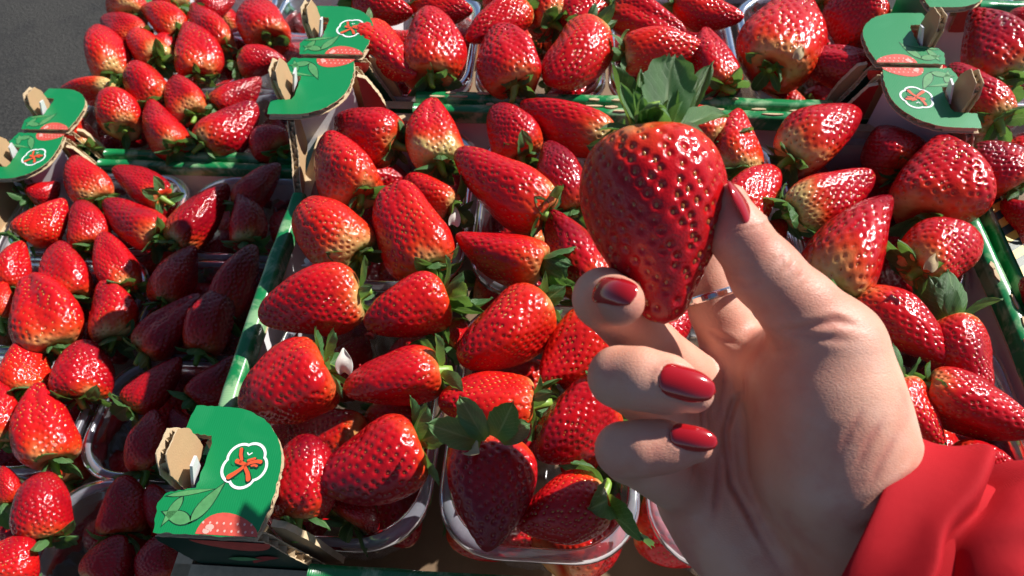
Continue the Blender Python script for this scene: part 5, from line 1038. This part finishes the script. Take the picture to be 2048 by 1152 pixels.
if (HN[:, 2] * (HV[:, 2] - HV[:, 2].mean())).mean() < 0: HQ = HQ[:, ::-1]; HN = -HN
disp = np.zeros(len(HV)); flush = np.zeros(len(HV))
for pts, wid, dep in [([(0.00279, 0.02625, -0.00872), (0.00862, 0.01791, -0.00545), (0.00616, 0.00281, -0.00327)], 0.0007, 0.0005),
([(-0.00705, 0.02082, -0.0109), (-0.00881, 0.00853, -0.0109), (-0.00969, -0.002, -0.0109)], 0.0007, 0.0006),
([(0.01261, 0.02615, 0.0109), (0.01454, 0.01784, 0.0218), (0.01454, 0.00555, 0.0218)], 0.0007, 0.0004),
([(-0.00178, 0.02433, -0.0109), (0.00518, 0.02822, -0.00545), (0.00978, 0.03096, 0.00545)], 0.0008, 0.0007),
([(0.00681, 0.03293, 0.00218), (0.0026, 0.02478, -0.00545), (-0.00428, 0.01275, -0.00545), (-0.00771, -0.00272, -0.00545), (-0.00631, -0.01963, -0.00436), (0.00155, -0.03604, -0.00218), (0.00673, -0.04543, 0.0)], 0.0009, 0.0014),
([(-0.01631, 0.01447, -0.00545), (-0.01545, 0.00072, -0.00545), (-0.01683, -0.0096, -0.00545), (-0.02137, -0.01907, -0.00218)], 0.0008, 0.0012),
([(-0.00857, -0.00616, -0.00545), (-0.01029, -0.01991, -0.00545), (-0.01288, -0.03265, -0.00218)], 0.0009, 0.001),
([(0.00174, 0.02135, -0.00545), (0.00518, 0.00759, -0.00545), (0.00239, -0.00889, -0.00218)], 0.0008, 0.0006),
([(-0.0155, 0.03235, -0.00872), (-0.0094, 0.02939, -0.00872), (-0.00157, 0.02625, -0.00872)], 0.0009, 0.0005),
([(-0.00459, 0.03235, 0.0327), (0.00418, 0.03454, 0.0327), (0.01296, 0.03674, 0.0327), (0.02028, 0.03528, 0.0327)], 0.0011, 0.0008),
([(-0.00342, 0.03264, 0.0327), (0.00711, 0.03206, 0.0327), (0.01735, 0.03089, 0.0327)], 0.001, 0.0004),
([(-0.00167, 0.05649, 0.0327), (-0.00386, 0.05283, 0.0327)], 0.0006, 0.0004),
([(0.00126, 0.0543, 0.0327), (-0.00167, 0.0502, 0.0327)], 0.0006, 0.0005),
([(0.00418, 0.05137, 0.0327), (0.00126, 0.04815, 0.0327)], 0.0006, 0.0004),
([(0.00272, 0.05312, 0.0327), (9e-05, 0.04961, 0.0327)], 0.0005, 0.0003),
([(-0.01703, 0.04844, 0.0327), (-0.01191, 0.04625, 0.0327), (-0.00752, 0.04844, 0.0327)], 0.0009, 0.0003),
([(0.03784, -0.00496, 0.0327), (0.02759, -0.01008, 0.0327), (0.01882, -0.01593, 0.0327)], 0.0012, 0.0006),
([(0.03491, -0.01447, 0.0327), (0.02759, -0.0174, 0.0327), (0.01735, -0.02471, 0.0327)], 0.0012, 0.0006),
([(0.01882, 0.01333, 0.0327), (0.01443, 0.00601, 0.0327), (0.0115, -0.0013, 0.0327)], 0.0008, 0.0002),
([(0.02467, 0.0104, 0.0327), (0.01955, 0.00309, 0.0327), (0.01589, -0.00569, 0.0327)], 0.0008, 0.0002),
([(0.02906, 0.00601, 0.0327), (0.02394, -0.0013, 0.0327), (0.01955, -0.01008, 0.0327)], 0.0008, 0.0002)]:
    pts = np.array(pts, float); P = []
    for a, b in zip(pts[:-1], pts[1:]):
        m = max(2, int(np.linalg.norm(b - a) / .0006)); P += [a + (b - a) * i / m for i in range(m)]
    P.append(pts[-1]); P = np.array(P)
    for i, p in enumerate(P):            # lay the line on the skin
        q = np.hypot(HV[:, 0] - p[0], HV[:, 1] - p[1]); near = np.where((q < .0012) & (HN[:, 2] > -.1) & (np.abs(HV[:, 2] - p[2]) < .014))[0]
        if len(near): P[i, 2] = HV[near, 2].max()
    bb = (HV > P.min(0) - .006).all(1) & (HV < P.max(0) + .006).all(1); ii = np.where(bb)[0]
    if not len(ii): continue
    dd = np.sqrt(((HV[ii, None] - P[None]) ** 2).sum(-1)); j = dd.argmin(1); dm = dd.min(1)
    endf = np.clip(np.minimum(j, len(P) - 1 - j) / (.22 * len(P) + 1), .12, 1)
    disp[ii] += -dep * endf * np.exp(-(dm / wid) ** 2) + .35 * dep * endf * np.exp(-((dm - 2.4 * wid) / (1.2 * wid)) ** 2)
    flush[ii] = np.maximum(flush[ii], .5 * endf * np.exp(-(dm / (1.6 * wid)) ** 2))
for x, y, z, r, amt in [(-0.01839, 0.0687, 0.03488, 0.0109, 0.35), (-0.02922, 0.01636, 0.0436, 0.0109, 0.35), (-0.02852, 0.00176, 0.0436, 0.00981, 0.35), (-0.0497, 0.04143, 0.04578, 0.00872, 0.4), (-0.04312, 0.02053, 0.0436, 0.01308, 0.22), (-0.04451, 0.00176, 0.0436, 0.01308, 0.22), (0.00418, 0.03528, 0.0327, 0.01962, 0.25), (-0.00685, 0.02478, -0.00545, 0.01635, 0.25)]:
    flush = np.maximum(flush, amt * np.exp(-((HV - np.array((x, y, z))) ** 2).sum(1) / (r * r)))
for b, t, n, W, tip in [((-0.00934, 0.06474, 0.03379), (-0.01736, 0.07718, 0.03434), (0.8, 0.42, 0.32), 0.0113, 0.35), ((-0.05686, 0.04735, 0.04469), (-0.04681, 0.04266, 0.04578), (-0.1, 0.34, 0.94), 0.0084, 0.6), ((-0.03938, 0.02173, 0.04436), (-0.02397, 0.01742, 0.04524), (-0.05, 0.22, 0.97), 0.0094, 0.35), ((-0.03589, 0.00526, 0.04229), (-0.02281, 0.0029, 0.04306), (-0.02, 0.18, 0.98), 0.0071, 0.35)]:
    b, t = np.array(b), np.array(t); y = t - b; L = np.linalg.norm(y); y /= L; z = np.array(n); z = z - y * (y @ z); z /= np.linalg.norm(z); x = np.cross(y, z)
    q = HV - b; u, v, w_ = q @ x, q @ y, q @ z; hw = W / 2 * np.sqrt(np.clip(1 - np.clip(1 - v / (.22 * L), 0, 1) ** 2, 0, 1))
    du = np.abs(u) - np.maximum(hw, 1e-4); dv = -v; d = np.where(v < 0, np.hypot(np.maximum(np.abs(u) - W * .18, 0), v), du)
    near = (np.abs(w_) < .004) & (v < .75 * L) & (v > -.004) & (HN @ z > .1)
    disp += np.where(near, .00045 * np.exp(-((d - .0004) / .0007) ** 2), 0); flush = np.maximum(flush, np.where(near, .4 * np.exp(-((d - .0002) / .0007) ** 2), 0))
HV2 = HV + HN * disp[:, None]
hm = mesh('hand', HV2, HQ, M['skin'], True); attr(hm, 'flush', np.clip(flush, 0, 1))
hand = ob('hand', hm, person)
def nail_mesh(L, W, curve=.42, arch=.10, tip=.30):
    nu, nv = 15, 22; V = []
    for lay in (0, 1):
        for j in range(nv):
            k = j / (nv - 1)
            hw = W / 2 * math.sqrt(max(0, 1 - max(0, 1 - k / .22) ** 2.2)) ** 1.0 if k < .22 else W / 2
            if k > .5: hw *= 1 - (1 - tip) * ((k - .5) / .5) ** 2.4
            if k > .93: hw *= math.sqrt(max(.02, 1 - ((k - .93) / .07) ** 2))
            hw = max(hw, W * .03)
            for i in range(nu):
                u = i / (nu - 1) * 2 - 1
                ed = (1 - abs(u) ** 6) * (1 - max(0, (k - .9) / .1) ** 3) * min(1, k / .06)
                z = -curve * W * .5 * (u * hw / (W / 2)) ** 2 + arch * L * (math.sin(math.pi * k * .85) - .0) - .35 * arch * L * k + (.00035 * ed if lay == 0 else -.00045)
                V.append((u * hw, L * k, z))
    F = [f[::-1] for f in grid_faces(nv, nu)]; o = nu * nv
    F2 = [tuple(i + o for i in f[::-1]) for f in F]; edge = [j * nu for j in range(nv)] + [(nv - 1) * nu + i for i in range(1, nu)] + [j * nu + nu - 1 for j in range(nv - 2, -1, -1)] + [i for i in range(nu - 2, 0, -1)]
    F3 = [(edge[i], edge[(i + 1) % len(edge)], edge[(i + 1) % len(edge)] + o, edge[i] + o) for i in range(len(edge))]
    return mesh('fingernail', V, F + F2 + F3, M['nail'], True)
from mathutils.bvhtree import BVHTree
bvh = BVHTree.FromPolygons([tuple(v) for v in HV], [tuple(int(i) for i in q) for q in HQ])
for b, t, n, W, tip in [((-0.00934, 0.06474, 0.03379), (-0.01736, 0.07718, 0.03434), (0.8, 0.42, 0.32), 0.0113, 0.35), ((-0.05686, 0.04735, 0.04469), (-0.04681, 0.04266, 0.04578), (-0.1, 0.34, 0.94), 0.0084, 0.6), ((-0.03938, 0.02173, 0.04436), (-0.02397, 0.01742, 0.04524), (-0.05, 0.22, 0.97), 0.0094, 0.35), ((-0.03589, 0.00526, 0.04229), (-0.02281, 0.0029, 0.04306), (-0.02, 0.18, 0.98), 0.0071, 0.35)]:
    b, t = Vector(b), Vector(t); y = (t - b); L = y.length; y.normalize(); z = Vector(n); z = (z - y * y.dot(z)).normalized(); x = y.cross(z)
    me = nail_mesh(L, W, tip=tip); m = Matrix((x, y, z)).transposed().to_4x4(); m.translation = b
    if tip > .5:                          # the strongly bent fingertip: lay the nail on the flesh with a fitted smooth surface
        A, B = [], []
        for i in range(9):
            for j in range(10):
                u, v = (i / 4 - 1) * W * .5, L * j / 9 * .92; h = bvh.ray_cast(m @ Vector((u, v, .02)), -z, .04)
                if h[0] is not None and (h[0] - (b + x * u + y * v)).dot(z) > -.0035: A.append((1, u, v, u * u, v * v, u * v)); B.append((h[0] - (b + x * u + y * v)).dot(z))
        c = np.linalg.lstsq(np.array(A), np.array(B), rcond=None)[0]; c[4] *= .8; nv_ = len(me.vertices) // 2
        for i, vv in enumerate(me.vertices):
            u, v = vv.co.x, vv.co.y; ed = min(1, v / (.10 * L)) * (1 - abs(u / (W / 2)) ** 6)
            vv.co.z = float(np.dot(c, (1, u, v, u * u, v * v, u * v))) + (.0011 if i < nv_ else -.0004) * (.35 + .65 * max(0, ed))
    o = ob('fingernail', me, hand); o.matrix_local = m
# jacket sleeve: a turned cuff, a deep fold behind it and the looser sleeve
def sleeve():
    c0, ax, up = Vector((0.02417, -0.03249, 0.01744)), Vector((0.0626, -0.0322, 0.0305)).normalized(), Vector((0.0251, 0.0376, 0.0))
    u = (up - ax * ax.dot(up)).normalized(); v = ax.cross(u)
    prof = [(.0035, -.0030), (.0010, -.0022), (0.0, -.0006), (.0006, .0006), (.003, .0010), (.007, .0004), (.011, .0008), (.0145, .0030), (.0170, .0052), (.0185, .0058), (.0198, .0046), (.0206, .0010), (.0212, -.0034), (.0222, -.0048), (.0240, -.0030), (.0275, .0022), (.033, .0062), (.042, .0088), (.055, .0098), (.080, .0100), (.110, .0095), (.150, .0100)]
    nu = 120; V = []
    for j, (s, off) in enumerate(prof):
        for i in range(nu):
            a = 2 * math.pi * i / nu
            ra, rb = .0365, .0326
            amp = min(1, max(0, (s - .019) / .02))
            wob = .0020 * math.sin(3 * a + 1.3) * min(1, s / .01 + .3) + .0006 * math.sin(9 * a + s * 60) * amp + amp * (.0040 * math.sin(2 * a + s * 45 + .4) + .0026 * math.sin(5 * a - s * 110) + .0012 * math.sin(11 * a + s * 160))
            ridge = off * (1 + .35 * math.sin(4 * a + .7)) if .014 < s < .024 else off
            sh = (.0030 * math.sin(2 * a + 1) + .0014 * math.sin(5 * a) + .0007 * math.sin(9 * a + 1)) * (s > .012) * min(1, s / .02)
            r = Vector(u) * ((ra + ridge + wob) * math.cos(a)) + v * ((rb + ridge + wob) * math.sin(a))
            V.append(c0 + ax * (s + sh * (.012 < s < .08)) + r)
    F = []; n = len(prof)
    for j in range(n - 1):
        for i in range(nu): F.append((j * nu + i, j * nu + (i + 1) % nu, (j + 1) * nu + (i + 1) % nu, (j + 1) * nu + i))
    # lining seen inside the cuff
    b = len(V)
    for s, off in ((.0035, -.0031), (.02, -.0035), (.06, -.003)):
        for i in range(nu):
            a = 2 * math.pi * i / nu; ra, rb = .0365, .0326
            V.append(c0 + ax * s + u * ((ra + off + .002 * math.sin(3 * a + 1.3) * min(1, s / .01 + .3)) * math.cos(a)) + v * ((rb + off + .002 * math.sin(3 * a + 1.3) * min(1, s / .01 + .3)) * math.sin(a)))
    for j in range(2):
        for i in range(nu): F.append((b + j * nu + i, b + (j + 1) * nu + i, b + (j + 1) * nu + (i + 1) % nu, b + j * nu + (i + 1) % nu))
    me = mesh('sleeve', V, F, M['fabric'], True)
    o = ob('sleeve', me, person); md = o.modifiers.new('subdivision', 'SUBSURF'); md.levels = 1; md.render_levels = 2
    o['label'] = 'red jacket sleeve with a turned cuff'
sleeve()
# silver ring on the forefinger
def ring_mesh(r, w, t):
    prof = [(-w / 2, 0), (-w / 2, t * .7), (-w / 4, t), (w / 4, t), (w / 2, t * .7), (w / 2, 0)]; V = []; F = []; n = 64; k = len(prof)
    for i in range(n):
        a = 2 * math.pi * i / n
        for z, d in prof: V.append(((r + d) * math.cos(a), (r + d) * math.sin(a), z))
    for i in range(n):
        for j in range(k): F.append((i * k + j, ((i + 1) % n) * k + j, ((i + 1) % n) * k + (j + 1) % k, i * k + (j + 1) % k))
    return mesh('finger_ring', V, F, M['silver'], False)
rp, rd = Vector((0.01545, -0.08088, 0.10688)), Vector((-0.3242, 0.7833, 0.5304))
rr_ = ob('finger_ring', ring_mesh(.0102, .0027, .0013), None, rp); rr_.rotation_euler = rd.to_track_quat('Z', 'Y').to_euler()
tag(rr_, 'plain silver ring on the finger behind the held strawberry', 'ring')
md = rr_.modifiers.new('bevel', 'BEVEL'); md.width = .0003; md.segments = 2
# the held strawberry: every achene its own piece
hb, ht, hw_ = Vector((-0.01317, -0.06037, 0.16079)), Vector((-0.00613, -0.1104, 0.12975)), 0.0444
fl_me, SPb, Ns = berry_mesh('held', 77, 340, 256, .100, .020)
held = ob('strawberry', None, None, (hb + ht) / 2); ax_ = hb - ht; Lh = ax_.length
Rh = basis(ax_, CAMR @ Vector((1, 0, 0)), 0.4); held.rotation_euler = Rh.to_euler()
tag(held, 'very large glossy red strawberry held up between thumb and fingers', 'strawberry')
f = ob('strawberry_flesh', fl_me, held, (0, 0, 0), None, (hw_, hw_, Lh)); f.color = (.46, .055, .31, 1)
smb = MB(); smb.add(OCT, OCF); seed_me = smb.mesh('seed', M['seed'], True)
for p, a, b, n in seed_frames(SPb, Ns):
    m = Matrix((a, b, n)).transposed().to_4x4(); m.translation = Vector((p.x * hw_, p.y * hw_, p.z / ASP * Lh))
    o = ob('seed', seed_me, held); o.matrix_local = m @ Matrix.Diagonal((.0165 * hw_, .026 * hw_, .013 * hw_, 1)); o.color = (.50, 0, .5, 1)
inv = (Matrix.Translation(held.location) @ Rh.to_4x4()).inverted(); inv3 = Rh.transposed()
WDS = [.24, .30, .20, .27, .18, .40, .30, .23]
for b, t, n, wpx, k in [((-0.00803, -0.05863, 0.16108), (-0.00486, -0.03566, 0.169), (-0.052, -0.4214, 0.9446), 0.01621, 5),
((-0.00491, -0.05868, 0.16081), (0.00333, -0.03364, 0.16584), (0.8729, -0.1733, 0.4365), 0.00966, 0),
((-0.00522, -0.06065, 0.16207), (0.01386, -0.04479, 0.16471), (-0.2303, 0.0374, 0.9965), 0.01028, 0),
((-0.01724, -0.05861, 0.16037), (-0.02506, -0.03637, 0.16714), (0.5343, -0.2698, 0.7031), 0.00779, 7),
((-0.01614, -0.05854, 0.16035), (-0.01581, -0.03641, 0.16507), (0.4872, -0.3035, 0.7436), 0.00779, 7),
((-0.01364, -0.06289, 0.1637), (-0.01522, -0.05585, 0.17481), (0.1457, -0.3693, 0.9707), 0.00935, 6),
((-0.01481, -0.06406, 0.16427), (-0.03006, -0.06975, 0.16786), (0.0946, 0.4008, 0.8749), 0.00935, 3),
((-0.01504, -0.06426, 0.16482), (-0.02231, -0.06109, 0.17263), (0.4265, -0.0702, 0.9291), 0.00779, 2),
((-0.0108, -0.06399, 0.16472), (-0.0076, -0.05833, 0.17234), (-0.1536, -0.3884, 0.9775), 0.00779, 6),
((-0.01097, -0.0538, 0.15813), (-0.00948, -0.0305, 0.16091), (0.0496, -0.4545, 0.9116), 0.01028, 1),
((-0.00488, -0.05442, 0.15721), (0.01063, -0.0283, 0.15978), (-0.3552, -0.4187, 0.8418), 0.0081, 1),
((-0.01267, -0.06477, 0.16494), (-0.01189, -0.06413, 0.17091), (0.0238, -0.0168, 0.9996), 0.00623, 1),
((-0.01585, -0.06133, 0.16231), (-0.02244, -0.04962, 0.1705), (0.5335, -0.2215, 0.8039), 0.00467, 4),
((-0.0142, -0.06013, 0.16174), (-0.01867, -0.0533, 0.17151), (0.2362, -0.223, 0.951), 0.00499, 7),
((-0.00939, -0.06067, 0.16236), (-0.01318, -0.05732, 0.17214), (0.2269, -0.0829, 0.9336), 0.00467, 2),
((-0.00785, -0.06228, 0.16376), (-0.0029, -0.05785, 0.17099), (-0.2719, -0.1146, 0.9449), 0.00467, 4),
((-0.01637, -0.06331, 0.16358), (-0.02728, -0.06124, 0.16735), (0.199, 0.3372, 0.8813), 0.0053, 0),
((-0.00647, -0.06329, 0.16426), (0.00167, -0.06287, 0.16953), (-0.2001, 0.3118, 0.8904), 0.0053, 3)]:
    b, t, n = Vector(b), Vector(t), Vector(n); L = (t - b).length
    stretch = {6: 1.35, 2: 1.12, 3: 1.2}.get(k, 1.03)
    place_leaf(held, inv @ b, inv3 @ (t - b), inv3 @ n, L * stretch, wpx / (2 * WDS[k]), k)
ob('stem', STEM, held, (0, 0, Lh * .47), (.25, -.2, 0), (1.6, 1.6, 1.1))

# ------------------------------------------------------------------ small loose things on the fruit
def scrap(kind, mat, pos, rot, size, label, cat, group=None):
    rng = random.Random(int(pos[0] * 1e5)); V = []; n = 7
    for j in range(n):
        k = j / (n - 1); hw = .5 * math.sin(math.pi * (k * .8 + .15)) ** .8
        for i in range(6):
            u = i / 5 * 2 - 1
            V.append((u * hw, k - .12 * u * u, .5 * u * u * hw + .12 * math.sin(k * 4 + u * 2) + rng.uniform(-.01, .01)))
    me = mesh(kind, V, [f[::-1] for f in grid_faces(n, 6)], mat, True)
    o = ob(kind, me, None, pos, rot, size); tag(o, label, cat, group)
    md = o.modifiers.new('solidify', 'SOLIDIFY'); md.thickness = .03
    md = o.modifiers.new('subdivision', 'SUBSURF'); md.levels = 1; md.render_levels = 2
    return o
for a in [('fallen_petal', 'petal', (-0.1367, -0.0644, 0.016), (0.9, 0.1, 0.2), (0.0084, 0.012, 0.012), 'small white wilted petal between two dark strawberries in nearest left tray', 'petal'),
('dried_petal', 'dry', (-0.0664, -0.1175, 0.052), (-0.9, 0.0, 1.2), (0.006999999999999999, 0.01, 0.01), 'tan dried petal stuck below the raised calyx leaves of the tip down strawberry', 'petal'),
('dried_petal', 'dry', (0.1345, -0.0095, 0.04), (0.6, 0.2, -0.4), (0.006299999999999999, 0.009, 0.009), 'tan dried petal on the calyx of the right hand strawberry', 'petal'),
('dried_petal', 'dry', (0.1013, 0.1545, 0.04), (0.6, 0.2, -0.4), (0.006299999999999999, 0.009, 0.009), 'tan dried flower stub in the top right tray behind', 'petal'),
('fallen_petal', 'petal', (-0.1774, 0.0119, 0.002), (0.2, 0.1, -1.4), (0.0084, 0.012, 0.012), 'yellowed petal lying at the tray rim beneath the pale shouldered strawberry', 'petal'),
('fallen_petal', 'petal', (-0.0989, 0.0426, 0.004), (0.8, 0.5, 0.3), (0.007699999999999999, 0.011, 0.011), 'white petal between the back trays of the central crate', 'petal')]:
    scrap(a[0], M[a[1]], *a[2:])
for b, t, n, L, Wd, k, label in []:
    o = place_leaf(None, b, t, n, L, Wd, k); o.name = 'strawberry_leaf'; tag(o, label, 'leaf')
tipdown = next(o for o in COL.objects if o.get('label', '').startswith('dark crimson strawberry standing tip down'))
mw = Matrix.Translation(tipdown.location) @ tipdown.rotation_euler.to_matrix().to_4x4(); iv = mw.inverted(); iv3 = iv.to_3x3()
for b, t, n, wm, k in [((-0.06657, -0.11122, 0.046), (-0.08822, -0.10801, 0.052), (0, -0.3, 1), 0.01184, 1),
((-0.0654, -0.11036, 0.047), (-0.0746, -0.10023, 0.06), (0.1, -0.5, 1), 0.00986, 0),
((-0.06071, -0.10968, 0.047), (-0.05273, -0.09982, 0.062), (-0.1, -0.6, 1), 0.01302, 1),
((-0.05874, -0.10994, 0.046), (-0.04794, -0.10401, 0.05), (0.2, -0.3, 1), 0.00948, 0),
((-0.06437, -0.10793, 0.044), (-0.08466, -0.09678, 0.046), (0, -0.3, 1), 0.00998, 3)]:
    b, t = Vector(b), Vector(t); place_leaf(tipdown, iv @ b, iv3 @ (t - b), iv3 @ Vector(n), (t - b).length * 1.05, wm / (2 * WDS[k]), k)
